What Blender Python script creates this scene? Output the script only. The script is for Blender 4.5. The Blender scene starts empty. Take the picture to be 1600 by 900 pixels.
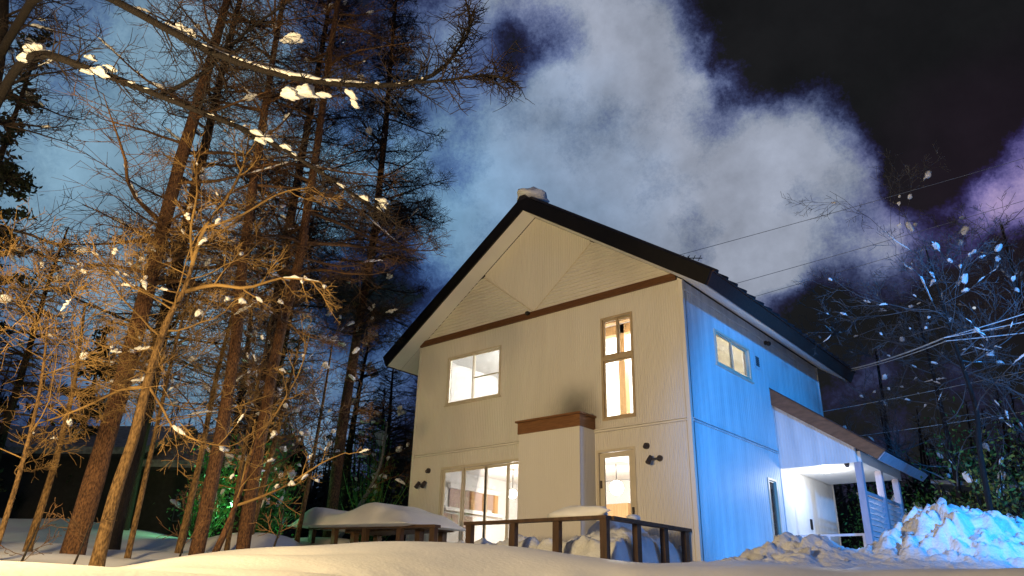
import bpy, bmesh, math, random
import numpy as np
from mathutils import Vector, Matrix, noise

random.seed(7); np.random.seed(7)
SC = bpy.context.scene
COL = SC.collection
R_ = math.radians

# ------------------------------------------------------------------ camera
yaw, pitch, roll = -0.7118, 0.3984, 0.0270
fwd = Vector((math.sin(yaw)*math.cos(pitch), math.cos(yaw)*math.cos(pitch), math.sin(pitch)))
rt = Vector((math.cos(yaw), -math.sin(yaw), 0)); up = rt.cross(fwd)
r2 = rt*math.cos(roll) + up*math.sin(roll); u2 = -rt*math.sin(roll) + up*math.cos(roll)
cd = bpy.data.cameras.new('camera'); cam = bpy.data.objects.new('camera', cd); COL.objects.link(cam)
mw = Matrix((r2, u2, -fwd)).transposed().to_4x4(); mw.translation = Vector((6.0961, -12.0568, 0.0))
cam.matrix_world = mw
cd.sensor_width = 36; cd.lens = 36*1160.937/1600; cd.clip_start = .05; cd.clip_end = 2000
SC.camera = cam

# ------------------------------------------------------------------ world: night sky with lit clouds
W = bpy.data.worlds.new('World'); SC.world = W; W.use_nodes = True
nt = W.node_tree; nt.nodes.clear()
def N(t, **k):
    n = nt.nodes.new(t)
    for a, b in k.items(): setattr(n, a, b)
    return n
def L(a, b): nt.links.new(a, b)
tc = N('ShaderNodeTexCoord')
def wnoise(scale, detail, rough, off):
    a = N('ShaderNodeVectorMath', operation='ADD'); L(tc.outputs['Generated'], a.inputs[0]); a.inputs[1].default_value = off
    n = N('ShaderNodeTexNoise'); n.inputs['Scale'].default_value = scale; n.inputs['Detail'].default_value = detail
    n.inputs['Roughness'].default_value = rough; L(a.outputs[0], n.inputs['Vector']); return n
nd = wnoise(5.0, 7, .6, (3.1, 1.7, 5.3))
sub = N('ShaderNodeVectorMath', operation='SUBTRACT'); L(nd.outputs['Color'], sub.inputs[0]); sub.inputs[1].default_value = (.5, .5, .5)
sca = N('ShaderNodeVectorMath', operation='SCALE'); L(sub.outputs[0], sca.inputs[0]); sca.inputs['Scale'].default_value = .16
add = N('ShaderNodeVectorMath', operation='ADD'); L(tc.outputs['Generated'], add.inputs[0]); L(sca.outputs[0], add.inputs[1])
nrm = N('ShaderNodeVectorMath', operation='NORMALIZE'); L(add.outputs[0], nrm.inputs[0])
def blob(d, rdeg, w, prev, inner=.15):
    v = Vector(d).normalized()
    dot = N('ShaderNodeVectorMath', operation='DOT_PRODUCT'); L(nrm.outputs[0], dot.inputs[0]); dot.inputs[1].default_value = v
    mr = N('ShaderNodeMapRange', interpolation_type='SMOOTHSTEP'); L(dot.outputs['Value'], mr.inputs['Value'])
    mr.inputs['From Min'].default_value = math.cos(R_(rdeg)); mr.inputs['From Max'].default_value = math.cos(R_(rdeg*inner))
    mr.inputs['To Min'].default_value = 0; mr.inputs['To Max'].default_value = w
    if prev is None: return mr.outputs[0]
    a = N('ShaderNodeMath', operation='ADD'); L(prev, a.inputs[0]); L(mr.outputs[0], a.inputs[1]); return a.outputs[0]
CLOUD = [((-.47,.635,.613),12,.50),((-.421,.738,.528),12,.50),((-.311,.759,.572),8,.40),((-.214,.80,.561),7,.50),
 ((-.165,.835,.525),6,.44),((-.418,.804,.423),11,.60),((-.588,.651,.48),11,.34),((-.65,.565,.51),11,.30),((-.40,.61,.683),9,.40),((-.52,.52,.68),9,.32),((-.34,.69,.64),6,.34),
 ((-.265,.844,.47),8,.60),((-.853,.286,.436),20,.46),((-.70,.40,.59),14,.42),((-.856,.422,.298),18,.70),((-.78,.16,.60),16,.45),
 ((-.030,.897,.445),6.4,.95),((-.105,.905,.412),4.2,.52),((-.150,.903,.402),4,.46),((-.25,.875,.415),5,.40),((-.33,.87,.36),5,.30),((-.200,.905,.375),3.6,.34),((-.302,.871,.388),7,.50),((-.62,.70,.35),13,.50),
 ((-.255,.93,.265),4,.30),((.55,.55,.62),24,.5),((.2,-.6,.77),26,.6),((-.5,-.55,.67),26,.6),((.85,-.2,.48),22,.5),((-.95,-.1,.29),16,.5)]
HOLE = [((-.470,.583,.662),4.2,-.62),((-.51,.568,.645),3.6,-.45),((-.596,.553,.582),5,-.34),((-.60,.60,.53),4,-.22),((-.245,.735,.637),5.5,-.62),((-.10,.785,.61),11,-.9),((-.068,.841,.536),9,-.7),
 ((-.112,.878,.468),4.5,-.7),((-.282,.903,.324),6.5,-.60),((-.23,.885,.41),3,-.35),((-.389,.805,.447),2.6,-.40),((-.118,.926,.359),6,-.55),((-.06,.94,.33),6,-.5),((-.742,.55,.383),6,-.62),((-.80,.40,.45),4,-.35),((-.284,.687,.669),4,-.35),((-.32,.83,.455),2.5,-.2)]
acc = None
for b in CLOUD + HOLE: acc = blob(b[0], b[1], b[2], acc)
fb = wnoise(5.2, 11, .60, (9.2, 4.4, 1.1))
ma = N('ShaderNodeMath', operation='MULTIPLY_ADD'); L(fb.outputs['Fac'], ma.inputs[0]); ma.inputs[1].default_value = 1.95; ma.inputs[2].default_value = -.92
fg = wnoise(210, 2, .8, (1.2, 7.4, 3.1))         # fine break-up of the thin cloud edges
mg = N('ShaderNodeMath', operation='MULTIPLY_ADD'); L(fg.outputs['Fac'], mg.inputs[0]); mg.inputs[1].default_value = .34; mg.inputs[2].default_value = -.17
ac2 = N('ShaderNodeMath', operation='MULTIPLY'); L(acc, ac2.inputs[0]); ac2.inputs[1].default_value = .86
dn0 = N('ShaderNodeMath', operation='ADD'); L(ac2.outputs[0], dn0.inputs[0]); L(ma.outputs[0], dn0.inputs[1])
dn = N('ShaderNodeMath', operation='ADD'); L(dn0.outputs[0], dn.inputs[0]); L(mg.outputs[0], dn.inputs[1])
ramp = N('ShaderNodeValToRGB'); L(dn.outputs[0], ramp.inputs[0]); cr = ramp.color_ramp
cr.elements[0].position = 0.0; cr.elements[0].color = (.0105, .0105, .0115, 1)
cr.elements[1].position = 1.0; cr.elements[1].color = (.36, .40, .50, 1)
for p, c in ((.13, (.015, .015, .040)), (.30, (.036, .046, .115)), (.46, (.092, .118, .235)), (.62, (.165, .20, .335)), (.80, (.27, .315, .42))):
    e = cr.elements.new(p); e.color = c + (1,)
# tint: teal to the west, violet to the north-east
def tint(d, rdeg, col, src, amt):
    dot = N('ShaderNodeVectorMath', operation='DOT_PRODUCT'); L(nrm.outputs[0], dot.inputs[0]); dot.inputs[1].default_value = Vector(d).normalized()
    mr = N('ShaderNodeMapRange', interpolation_type='SMOOTHSTEP'); L(dot.outputs['Value'], mr.inputs['Value'])
    mr.inputs['From Min'].default_value = math.cos(R_(rdeg)); mr.inputs['From Max'].default_value = math.cos(R_(rdeg*.2)); mr.inputs['To Max'].default_value = amt
    mx = N('ShaderNodeMix', data_type='RGBA', blend_type='MULTIPLY'); L(mr.outputs[0], mx.inputs['Factor']); L(src, mx.inputs[6]); mx.inputs[7].default_value = col + (1,)
    return mx.outputs[2]
c1 = tint((-.86, .34, .40), 32, (.58, .98, 1.06), ramp.outputs[0], .85)
c1 = tint((-.03, .90, .44), 11, (1.3, .84, 1.22), c1, .9)
vn = wnoise(8.5, 8, .62, (2.2, 8.4, 6.1))
vm = N('ShaderNodeMapRange'); L(vn.outputs['Fac'], vm.inputs['Value']); vm.inputs['From Min'].default_value = .3; vm.inputs['From Max'].default_value = .7; vm.inputs['To Min'].default_value = .62; vm.inputs['To Max'].default_value = 1.12
vs = N('ShaderNodeVectorMath', operation='SCALE'); L(c1, vs.inputs[0]); L(vm.outputs[0], vs.inputs['Scale']); c1 = vs.outputs[0]
c1 = tint((-.62, .62, .45), 18, (.78, .97, 1.12), c1, 1.0)
# a few stars
vo = N('ShaderNodeTexVoronoi'); vo.inputs['Scale'].default_value = 17; L(tc.outputs['Generated'], vo.inputs['Vector'])
st = N('ShaderNodeMath', operation='LESS_THAN'); L(vo.outputs['Distance'], st.inputs[0]); st.inputs[1].default_value = .03
sm = N('ShaderNodeMix', data_type='RGBA', blend_type='ADD'); sc_ = N('ShaderNodeMath', operation='LESS_THAN'); L(dn0.outputs[0], sc_.inputs[0]); sc_.inputs[1].default_value = .35; sf_ = N('ShaderNodeMath', operation='MULTIPLY'); L(st.outputs[0], sf_.inputs[0]); L(sc_.outputs[0], sf_.inputs[1]); L(sf_.outputs[0], sm.inputs['Factor']); L(c1, sm.inputs[6]); sm.inputs[7].default_value = (.55, .62, .7, 1)
sky = N('ShaderNodeTexSky', sky_type='NISHITA'); sky.sun_disc = False; sky.sun_elevation = R_(6); sky.sun_rotation = R_(150)
sk = N('ShaderNodeMix', data_type='RGBA', blend_type='ADD'); sk.inputs['Factor'].default_value = .0006; L(sm.outputs[2], sk.inputs[6]); L(sky.outputs[0], sk.inputs[7])
bg = N('ShaderNodeBackground'); bg.inputs['Strength'].default_value = 1.0; L(sk.outputs[2], bg.inputs['Color'])
wo = N('ShaderNodeOutputWorld'); L(bg.outputs[0], wo.inputs[0])
W.cycles.sampling_method = 'MANUAL'; W.cycles.sample_map_resolution = 256

# ------------------------------------------------------------------ moon (sun lamp), exposure
sd = bpy.data.lights.new('moon', 'SUN'); sd.energy = .05; sd.angle = R_(.5); sd.color = (.75, .85, 1)
so = bpy.data.objects.new('moon', sd); COL.objects.link(so)
so.rotation_euler = Vector((-.35, .6, -.72)).to_track_quat('-Z', 'Y').to_euler()
SC.view_settings.view_transform = 'Standard'; SC.view_settings.look = 'None'; SC.view_settings.exposure = 0; SC.view_settings.gamma = 1
SC.view_settings.use_curve_mapping = False
SC.render.engine = 'CYCLES'
SC.cycles.use_denoising = True
SC.cycles.max_bounces = 6; SC.cycles.diffuse_bounces = 3; SC.cycles.glossy_bounces = 2; SC.cycles.transparent_max_bounces = 12; SC.cycles.transmission_bounces = 4
SC.cycles.caustics_reflective = False; SC.cycles.caustics_refractive = False; SC.cycles.sample_clamp_indirect = 4

# ------------------------------------------------------------------ materials
M = {}
def mat(name, c1, c2=None, rough=.6, scale=6, bump=0, bscale=40, metal=0, detail=4, spec=.4, stretch=None, transl=0, emit=None, es=0, sss=0):
    m = bpy.data.materials.new(name); m.use_nodes = True; t = m.node_tree; b = t.nodes['Principled BSDF']
    b.inputs['Roughness'].default_value = rough; b.inputs['Metallic'].default_value = metal; b.inputs['Specular IOR Level'].default_value = spec
    co = t.nodes.new('ShaderNodeTexCoord'); mp = t.nodes.new('ShaderNodeMapping'); t.links.new(co.outputs['Object'], mp.inputs[0])
    if stretch: mp.inputs['Scale'].default_value = stretch
    if c2 is None: b.inputs['Base Color'].default_value = c1 + (1,)
    else:
        n = t.nodes.new('ShaderNodeTexNoise'); n.inputs['Scale'].default_value = scale; n.inputs['Detail'].default_value = detail; t.links.new(mp.outputs[0], n.inputs['Vector'])
        r = t.nodes.new('ShaderNodeValToRGB'); r.color_ramp.elements[0].position = .35; r.color_ramp.elements[1].position = .68
        r.color_ramp.elements[0].color = c1 + (1,); r.color_ramp.elements[1].color = c2 + (1,)
        t.links.new(n.outputs['Fac'], r.inputs[0]); t.links.new(r.outputs[0], b.inputs['Base Color'])
    if bump:
        n = t.nodes.new('ShaderNodeTexNoise'); n.inputs['Scale'].default_value = bscale; n.inputs['Detail'].default_value = 5; t.links.new(mp.outputs[0], n.inputs['Vector'])
        bp = t.nodes.new('ShaderNodeBump'); bp.inputs['Strength'].default_value = bump; bp.inputs['Distance'].default_value = .02
        t.links.new(n.outputs['Fac'], bp.inputs['Height']); t.links.new(bp.outputs[0], b.inputs['Normal'])
    if sss:
        b.inputs['Subsurface Weight'].default_value = sss; b.inputs['Subsurface Radius'].default_value = (.03, .04, .05); b.inputs['Subsurface Scale'].default_value = .6
    if emit: b.inputs['Emission Color'].default_value = emit + (1,); b.inputs['Emission Strength'].default_value = es
    if transl:
        tr = t.nodes.new('ShaderNodeBsdfTranslucent'); tr.inputs['Color'].default_value = c1 + (1,)
        mx = t.nodes.new('ShaderNodeMixShader'); mx.inputs[0].default_value = transl
        t.links.new(b.outputs[0], mx.inputs[1]); t.links.new(tr.outputs[0], mx.inputs[2]); t.links.new(mx.outputs[0], t.nodes['Material Output'].inputs[0])
    M[name] = m; return m
mat('snow', (.78, .80, .83), (.86, .87, .88), rough=.55, scale=3, bump=.35, bscale=14, spec=.3)
mat('snow_smooth', (.78, .80, .82), (.87, .88, .88), rough=.5, scale=2.5, bump=.22, bscale=22, spec=.3, detail=8)
mat('snow_rough', (.72, .75, .80), (.84, .86, .88), rough=.6, scale=5, bump=1.0, bscale=24, spec=.3, detail=8)
mat('siding_cream', (.685, .655, .60), (.725, .695, .64), rough=.5, scale=.9, bump=.03, bscale=60, detail=8, stretch=(2.5, 2.5, .5))
def dark_patch(m):  # blurred, noise-edged patch darkening the base colour just above the bay cap
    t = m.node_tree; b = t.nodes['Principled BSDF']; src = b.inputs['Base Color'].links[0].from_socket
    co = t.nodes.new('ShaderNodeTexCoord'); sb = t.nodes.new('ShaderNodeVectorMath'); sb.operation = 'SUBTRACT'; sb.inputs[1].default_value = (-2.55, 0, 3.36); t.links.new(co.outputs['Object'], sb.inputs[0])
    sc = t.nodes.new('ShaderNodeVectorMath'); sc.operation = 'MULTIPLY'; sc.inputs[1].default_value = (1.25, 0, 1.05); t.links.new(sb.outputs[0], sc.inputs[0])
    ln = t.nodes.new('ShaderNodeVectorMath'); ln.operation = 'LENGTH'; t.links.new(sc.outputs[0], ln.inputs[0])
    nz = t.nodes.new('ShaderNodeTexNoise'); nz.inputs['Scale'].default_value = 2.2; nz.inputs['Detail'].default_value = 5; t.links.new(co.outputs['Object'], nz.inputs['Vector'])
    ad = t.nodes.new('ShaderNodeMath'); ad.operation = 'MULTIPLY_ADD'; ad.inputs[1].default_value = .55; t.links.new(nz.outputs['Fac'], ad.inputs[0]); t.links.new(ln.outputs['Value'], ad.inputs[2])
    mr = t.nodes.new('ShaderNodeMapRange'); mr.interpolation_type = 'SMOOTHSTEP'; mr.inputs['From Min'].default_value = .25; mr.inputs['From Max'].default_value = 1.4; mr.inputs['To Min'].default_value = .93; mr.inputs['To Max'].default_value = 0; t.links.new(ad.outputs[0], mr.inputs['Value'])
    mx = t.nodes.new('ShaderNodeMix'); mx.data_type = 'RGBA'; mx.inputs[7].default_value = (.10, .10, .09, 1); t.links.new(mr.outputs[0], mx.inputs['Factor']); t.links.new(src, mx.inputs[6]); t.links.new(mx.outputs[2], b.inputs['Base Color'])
mat('siding_dark_patch', (.685, .655, .60), (.725, .695, .64), rough=.5, scale=.9, bump=.03, bscale=60, detail=8, stretch=(2.5, 2.5, .5)); dark_patch(M['siding_dark_patch'])
mat('siding_side', (.54, .56, .58), (.71, .72, .73), rough=.5, scale=1.6, bump=.05, bscale=30, detail=9, stretch=(3, 3, .35))
mat('porch_white', (.74, .74, .72), (.78, .78, .76), rough=.5, scale=2)
mat('soffit', (.80, .78, .74), (.84, .82, .78), rough=.5, scale=2)
mat('interior', (.80, .79, .77), (.84, .83, .81), rough=.8, scale=1)
mat('band_brown', (.085, .034, .012), (.15, .065, .022), rough=.55, scale=30, bump=.15, bscale=120, stretch=(.2, .2, 3))
mat('cap_brown', (.15, .062, .022), (.24, .11, .042), rough=.55, scale=20, bump=.15, bscale=80, stretch=(.25, .25, 3))
mat('barge_black', (.004, .0035, .003), (.007, .006, .005), rough=.5, scale=8)
mat('fascia_brown', (.045, .026, .022), (.072, .04, .034), rough=.5, scale=25, bump=.1, bscale=120)
mat('rake_brown', (.13, .058, .03), (.21, .095, .05), rough=.5, scale=18, bump=.1, bscale=90, stretch=(.3, 1, 1))
mat('roof_metal', (.02, .02, .026), (.036, .034, .042), rough=.45, scale=6, metal=.2)
mat('frame_alu', (.56, .50, .39), (.62, .55, .43), rough=.4, scale=4)
mat('frame_brown', (.40, .31, .20), (.48, .37, .24), rough=.4, scale=4)
mat('deck_wood', (.055, .030, .017), (.10, .055, .030), rough=.65, scale=12, bump=.4, bscale=60, stretch=(1, 1, .25))
mat('pine', (.48, .27, .10), (.62, .38, .17), rough=.5, scale=14, stretch=(3, 3, .2))
mat('pinkish', (.42, .30, .24), (.5, .36, .3), rough=.6, scale=2)
mat('post_grey', (.36, .32, .37), (.46, .41, .46), rough=.6, scale=10, stretch=(1, 1, .3), bump=.1)
mat('slat_white', (.55, .56, .62), (.66, .67, .72), rough=.5, scale=6)
mat('lamp_grey', (.055, .045, .05), (.08, .07, .07), rough=.35, scale=5, metal=.3)
mat('black', (.012, .012, .012), rough=.5)
mat('bulb', (.9, .9, .9), emit=(1, .93, .82), es=14)
mat('bulb_cool', (.9, .9, .9), emit=(.86, .94, 1), es=9)
mat('curtain', (.80, .70, .48), (.86, .76, .54), rough=.9, scale=3, transl=.55)
mat('curtain_blue', (.38, .33, .42), (.60, .42, .36), rough=.9, scale=20, transl=.4, stretch=(1, 6, .15))
mat('shed_wall', (.014, .013, .013), (.022, .02, .019), rough=.85, scale=9)
mat('shed_frame', (.07, .07, .075), rough=.5)
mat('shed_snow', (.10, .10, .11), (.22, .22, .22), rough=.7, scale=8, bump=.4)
mat('wire', (.6, .66, .7), rough=.35, spec=.8)
def bark(name, a, b, sc=52, bump=1.0):
    m = mat(name, a, b, rough=.9, scale=sc, bump=bump, bscale=48, stretch=(1, 1, .42), detail=10); return m
bark('bark_larch', (.035, .016, .009), (.19, .092, .040))
bark('bark_yellow', (.065, .036, .013), (.26, .155, .062), 40)
bark('bark_dark', (.005, .004, .004), (.020, .013, .010))
bark('bark_pale', (.18, .17, .17), (.38, .36, .35))
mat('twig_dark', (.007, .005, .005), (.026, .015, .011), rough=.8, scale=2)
mat('twig_brown', (.030, .016, .009), (.19, .098, .038), rough=.8, scale=1.5)
mat('twig_yellow', (.14, .08, .026), (.38, .235, .08), rough=.8, scale=2)
mat('twig_grey', (.05, .05, .055), (.14, .14, .15), rough=.8, scale=2)
mat('stem_green', (.04, .16, .04), (.13, .42, .11), rough=.6, scale=1.4)
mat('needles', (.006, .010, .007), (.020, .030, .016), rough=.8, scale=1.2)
mat('leaf_green', (.02, .08, .02), (.11, .38, .08), rough=.5, scale=1.3, transl=.2)
mat('leaf_olive', (.02, .04, .012), (.26, .32, .06), rough=.55, scale=2.2, transl=.2)
def glass(name, tintc, fac):
    m = bpy.data.materials.new(name); m.use_nodes = True; t = m.node_tree; t.nodes.clear()
    tr = t.nodes.new('ShaderNodeBsdfTransparent'); tr.inputs[0].default_value = tintc + (1,)
    gl = t.nodes.new('ShaderNodeBsdfGlossy'); gl.inputs['Roughness'].default_value = .03
    fr = t.nodes.new('ShaderNodeFresnel'); fr.inputs[0].default_value = 1.45
    mu = t.nodes.new('ShaderNodeMath'); mu.operation = 'MULTIPLY'; mu.inputs[1].default_value = fac; t.links.new(fr.outputs[0], mu.inputs[0])
    mx = t.nodes.new('ShaderNodeMixShader'); t.links.new(mu.outputs[0], mx.inputs[0]); t.links.new(tr.outputs[0], mx.inputs[1]); t.links.new(gl.outputs[0], mx.inputs[2])
    o = t.nodes.new('ShaderNodeOutputMaterial'); t.links.new(mx.outputs[0], o.inputs[0]); M[name] = m
glass('glass', (.96, .97, .97), .8)

# ------------------------------------------------------------------ helpers
def tag(o, label=None, cat=None, group=None, kind=None):
    if label: o['label'] = label
    if cat: o['category'] = cat
    if group: o['group'] = group
    if kind: o['kind'] = kind
    return o
def par(o, parent):
    if parent is not None:
        o.parent = parent
        o.matrix_parent_inverse = Matrix.Translation(-base_of(parent))
    return o
_base = {}
def base_of(p):
    return _base.get(p.name, Vector((0, 0, 0)))
def empty(name, loc=(0, 0, 0)):
    o = bpy.data.objects.new(name, None); o.empty_display_size = .2; o.location = loc; COL.objects.link(o)
    _base[o.name] = Vector(loc); return o
def obj(name, verts, faces, m, parent=None, smooth=False):
    me = bpy.data.meshes.new(name); me.from_pydata([tuple(v) for v in verts], [], faces); me.materials.append(M[m])
    if smooth: me.polygons.foreach_set('use_smooth', [True]*len(me.polygons))
    me.update(); o = bpy.data.objects.new(name, me); COL.objects.link(o); return par(o, parent)
class MB:
    def __init__(s): s.v = []; s.f = []
    def hexa(s, p):
        n = len(s.v); s.v += [tuple(q) for q in p]
        s.f += [tuple(n+i for i in f) for f in ((0, 3, 2, 1), (4, 5, 6, 7), (0, 1, 5, 4), (1, 2, 6, 5), (2, 3, 7, 6), (3, 0, 4, 7))]
        return s
    def box(s, x0, x1, y0, y1, z0, z1):
        return s.hexa([(x0, y0, z0), (x1, y0, z0), (x1, y1, z0), (x0, y1, z0), (x0, y0, z1), (x1, y0, z1), (x1, y1, z1), (x0, y1, z1)])
    def prism_y(s, poly, y0, y1):
        n = len(s.v); k = len(poly)
        s.v += [(x, y0, z) for x, z in poly] + [(x, y1, z) for x, z in poly]
        s.f.append(tuple(n+i for i in range(k))); s.f.append(tuple(n+k+i for i in reversed(range(k))))
        for i in range(k): j = (i+1) % k; s.f.append((n+i, n+k+i, n+k+j, n+j))
        return s
    def cyl(s, a, b, r0, r1=None, n=12, caps=True):
        r1 = r0 if r1 is None else r1
        a, b = Vector(a), Vector(b); d = (b-a).normalized(); u = d.orthogonal().normalized(); w = d.cross(u); k = len(s.v)
        for c, r in ((a, r0), (b, r1)):
            s.v += [tuple(c+(u*math.cos(2*math.pi*i/n)+w*math.sin(2*math.pi*i/n))*r) for i in range(n)]
        for i in range(n): j = (i+1) % n; s.f.append((k+i, k+j, k+n+j, k+n+i))
        if caps: s.f.append(tuple(k+i for i in reversed(range(n)))); s.f.append(tuple(k+n+i for i in range(n)))
        return s
    def sphere(s, c, r, n=10, m=7, sz=1):
        k = len(s.v); c = Vector(c)
        for i in range(m+1):
            t = math.pi*i/m
            s.v += [(c.x+r*math.sin(t)*math.cos(2*math.pi*j/n), c.y+r*math.sin(t)*math.sin(2*math.pi*j/n), c.z+sz*r*math.cos(t)) for j in range(n)]
        for i in range(m):
            for j in range(n): jj = (j+1) % n; s.f.append((k+i*n+j, k+(i+1)*n+j, k+(i+1)*n+jj, k+i*n+jj))
        return s
    def build(s, name, m, parent=None, smooth=False): return obj(name, s.v, s.f, m, parent, smooth)
def lamp(name, kind, loc, energy, color, size=.1, target=None, spot=None, blend=.5, parent=None):
    d = bpy.data.lights.new(name, kind); d.energy = energy; d.color = color; d.shadow_soft_size = size
    if kind == 'SPOT': d.spot_size = R_(spot); d.spot_blend = blend
    o = bpy.data.objects.new(name, d); COL.objects.link(o); o.location = loc
    if target: o.rotation_euler = (Vector(target)-Vector(loc)).to_track_quat('-Z', 'Y').to_euler()
    return par(o, parent)

# ------------------------------------------------------------------ snow ground
CP = [(6.1,-12,-1.4),(7.5,-11,-1.3),(4.8,-12.5,-1.3),(6.2,-13.5,-1.5),(8,-13,-1.5),(3,-14,-1.3),(10,-10,-1.0),(5.3,-10.9,-1.0),
 (4.2,-10.0,-.45),(3.4,-10.9,-.40),(5.4,-9.4,-.5),(6.6,-9,-.6),
 (1.0,-10.5,.10),(1.36,-10.2,.10),(1.2,-9.68,.11),(.5,-8.96,.19),(-.14,-8.19,.31),(-.65,-7.31,.44),(-.76,-6.75,.53),(-.68,-6.28,.57),
 (-.39,-5.77,.59),(-.06,-5.48,.57),(.28,-5.19,.52),(.83,-4.71,.43),(1.33,-4.28,.40),(1.83,-3.85,.43),(2.22,-3.52,.46),
 (2.5,-8.3,-.05),(2.2,-7.0,.12),(3.2,-6.2,.05),(4.3,-5,.1),(5.2,-7,-.25),(4.5,-3,.4),(6.5,-3,.5),(8,-5,.2),
 (-1.0,-11.5,-.1),(-.4,-9.9,.02),(-2.2,-9.2,.14),(-3.2,-8.6,.2),(-3.8,-8.04,.25),(-5.64,-7.65,.42),(-4.82,-6.28,.37),(-5.2,-5.3,.50),(-3.7,-6.6,.36),
 (-6.6,-5.85,.60),(-7.2,-3.7,1.08),(-8.3,-7.3,.66),(-10.1,-3.6,1.05),(-12.2,-4.1,1.23),(-15.5,-4.3,1.6),(-17,-5.4,1.55),(-7.9,-1.7,1.15),
 (-2.3,-5.5,.42),(-3.5,-4.6,.42),(-1.8,-4.2,.48),(-.5,-3.2,.50),(-5.5,-3.9,.55),
 (-6,-2.6,.52),(-3,-2.6,.50),(0,-2.4,.50),(-6,-1,.45),(-3,-1,.45),(-.5,-1,.45),(-3.6,2,.2),(-6,3,.2),(-1.2,3,.2),(-3.6,5.5,.2),(-1.2,6.5,.2),(-6.2,6.5,.2),
 (.5,.5,.62),(1,2,.7),(2,-1,.6),(3,1,.8),(2,4.5,.9),(1,6,.9),(4.5,4,1.0),(3,9,1.3),(-9,3,1.2),(-9,8,1.4),(-4,10,1.4),(-16,4,1.7),(-22,-2,1.8),(-24,-10,1.4),(-14,-9,1.0),
 (-30,10,2.2),(-10,25,2.4),(5,25,2.4),(14,10,1.6),(20,-5,.6),(0,-22,-1.5),(12,-20,-1.5),(-12,-18,-.6),(-25,-25,-.3),(-6,-12.5,0.0),(-9.5,-10,.4)]
CPn = np.array(CP)
def ground_z(x, y):
    x = np.asarray(x, float); y = np.asarray(y, float)
    d2 = (x[..., None]-CPn[:, 0])**2 + (y[..., None]-CPn[:, 1])**2
    w = 1/(d2+.10)**1.9
    z = (w*CPn[:, 2]).sum(-1)/w.sum(-1)
    return z + .018*np.sin(x*2.1+y*.7)*np.cos(y*1.7-x*.4) + .012*np.sin(x*4.3-y*3.1)
def gz(x, y): return float(ground_z(np.array([x]), np.array([y]))[0])
def axis(lo, hi, step, far):
    a = list(np.arange(lo, hi+1e-6, step)); s = step; p = hi
    while p < far: s *= 1.18; p += s; a.append(p)
    s = step; p = lo
    while p > -far: s *= 1.18; p -= s; a.insert(0, p)
    return np.array(a)
gx = axis(-9, 8, .11, 420); gy = axis(-12.5, 0.6, .11, 420)
XX, YY = np.meshgrid(gx, gy, indexing='ij'); ZZ = ground_z(XX, YY)
nx, ny = XX.shape
# footprints and soft drift ripples on the bank in front of the deck
def dent(Z, cx, cy, r, d): Z -= d*np.exp(-((XX-cx)**2+(YY-cy)**2)/(r*r))
for i in range(10):
    cx, cy = (1.0+.12*i+random.uniform(-.1, .1), -8.3+.28*i+random.uniform(-.1, .1)); dent(ZZ, cx, cy, .13, .05)
idx = np.arange(nx*ny).reshape(nx, ny)
F4 = np.stack([idx[:-1, :-1], idx[1:, :-1], idx[1:, 1:], idx[:-1, 1:]], -1).reshape(-1, 4)
def np_mesh(name, V, F, m, parent=None, smooth=True, side=None):
    V = np.asarray(V, dtype=np.float32); F = np.asarray(F, dtype=np.int32); k = F.shape[1]
    me = bpy.data.meshes.new(name); me.vertices.add(len(V)); me.vertices.foreach_set('co', V.ravel())
    me.loops.add(F.size); me.loops.foreach_set('vertex_index', F.ravel())
    me.polygons.add(len(F)); me.polygons.foreach_set('loop_start', np.arange(0, F.size, k, dtype=np.int32)); me.polygons.foreach_set('loop_total', np.full(len(F), k, dtype=np.int32))
    if smooth: me.polygons.foreach_set('use_smooth', np.ones(len(F), dtype=bool))
    me.materials.append(M[m]); me.update(calc_edges=True); me.validate()
    o = bpy.data.objects.new(name, me); COL.objects.link(o); return par(o, parent)
tag(np_mesh('snow_ground', np.stack([XX, YY, ZZ], -1).reshape(-1, 3), F4, 'snow_smooth'), kind='structure')

# ------------------------------------------------------------------ THE HOUSE
HW, HL = 7.28, 7.22
XR = -3.64; SL = .688; ZA = 8.33                # ridge x, roof slope, height of the soffit apex
zs = lambda x: ZA - SL*abs(x-XR)                # underside of the roof
house = empty('house'); tag(house, 'two-storey cream ribbed-siding house with steep dark gable roof and lit windows', 'house')
front = lambda a, d, z: (a, -d, z)              # a along the wall, d outward
side = lambda a, d, z: (d, a, z)
def corrugated(name, mp, a0, a1, zb, zt, m, parent, pitch=.050, depth=.010, off=0.0):
    zb = zb if callable(zb) else (lambda a, c=zb: c); zt = zt if callable(zt) else (lambda a, c=zt: c)
    n = max(1, round((a1-a0)/pitch)); p = (a1-a0)/n; pr = []
    for i in range(n):
        s = a0+i*p; pr += [(s, 0), (s+.60*p, 0), (s+.66*p, -depth), (s+.94*p, -depth)]
    pr.append((a1, 0)); V = []; Fc = []
    for a, d in pr: V += [mp(a, off+d, zb(a)), mp(a, off+d, zt(a))]
    flip = mp is side
    for i in range(len(pr)-1):
        q = (2*i, 2*i+2, 2*i+3, 2*i+1); Fc.append(q)
    return obj(name, V, Fc, m, parent)
def rects(a0, a1, z0, z1, holes):
    xs = sorted({a0, a1} | {min(max(h[i], a0), a1) for h in holes for i in (0, 1)}); out = []
    for p, q in zip(xs, xs[1:]):
        hs = sorted([(h[2], h[3]) for h in holes if h[0] < q-1e-6 and h[1] > p+1e-6 and h[3] > z0 and h[2] < z1]); z = z0
        for b, t in hs:
            if b > z: out.append((p, q, z, b))
            z = max(z, t)
        if z < z1: out.append((p, q, z, z1))
    return out
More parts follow.
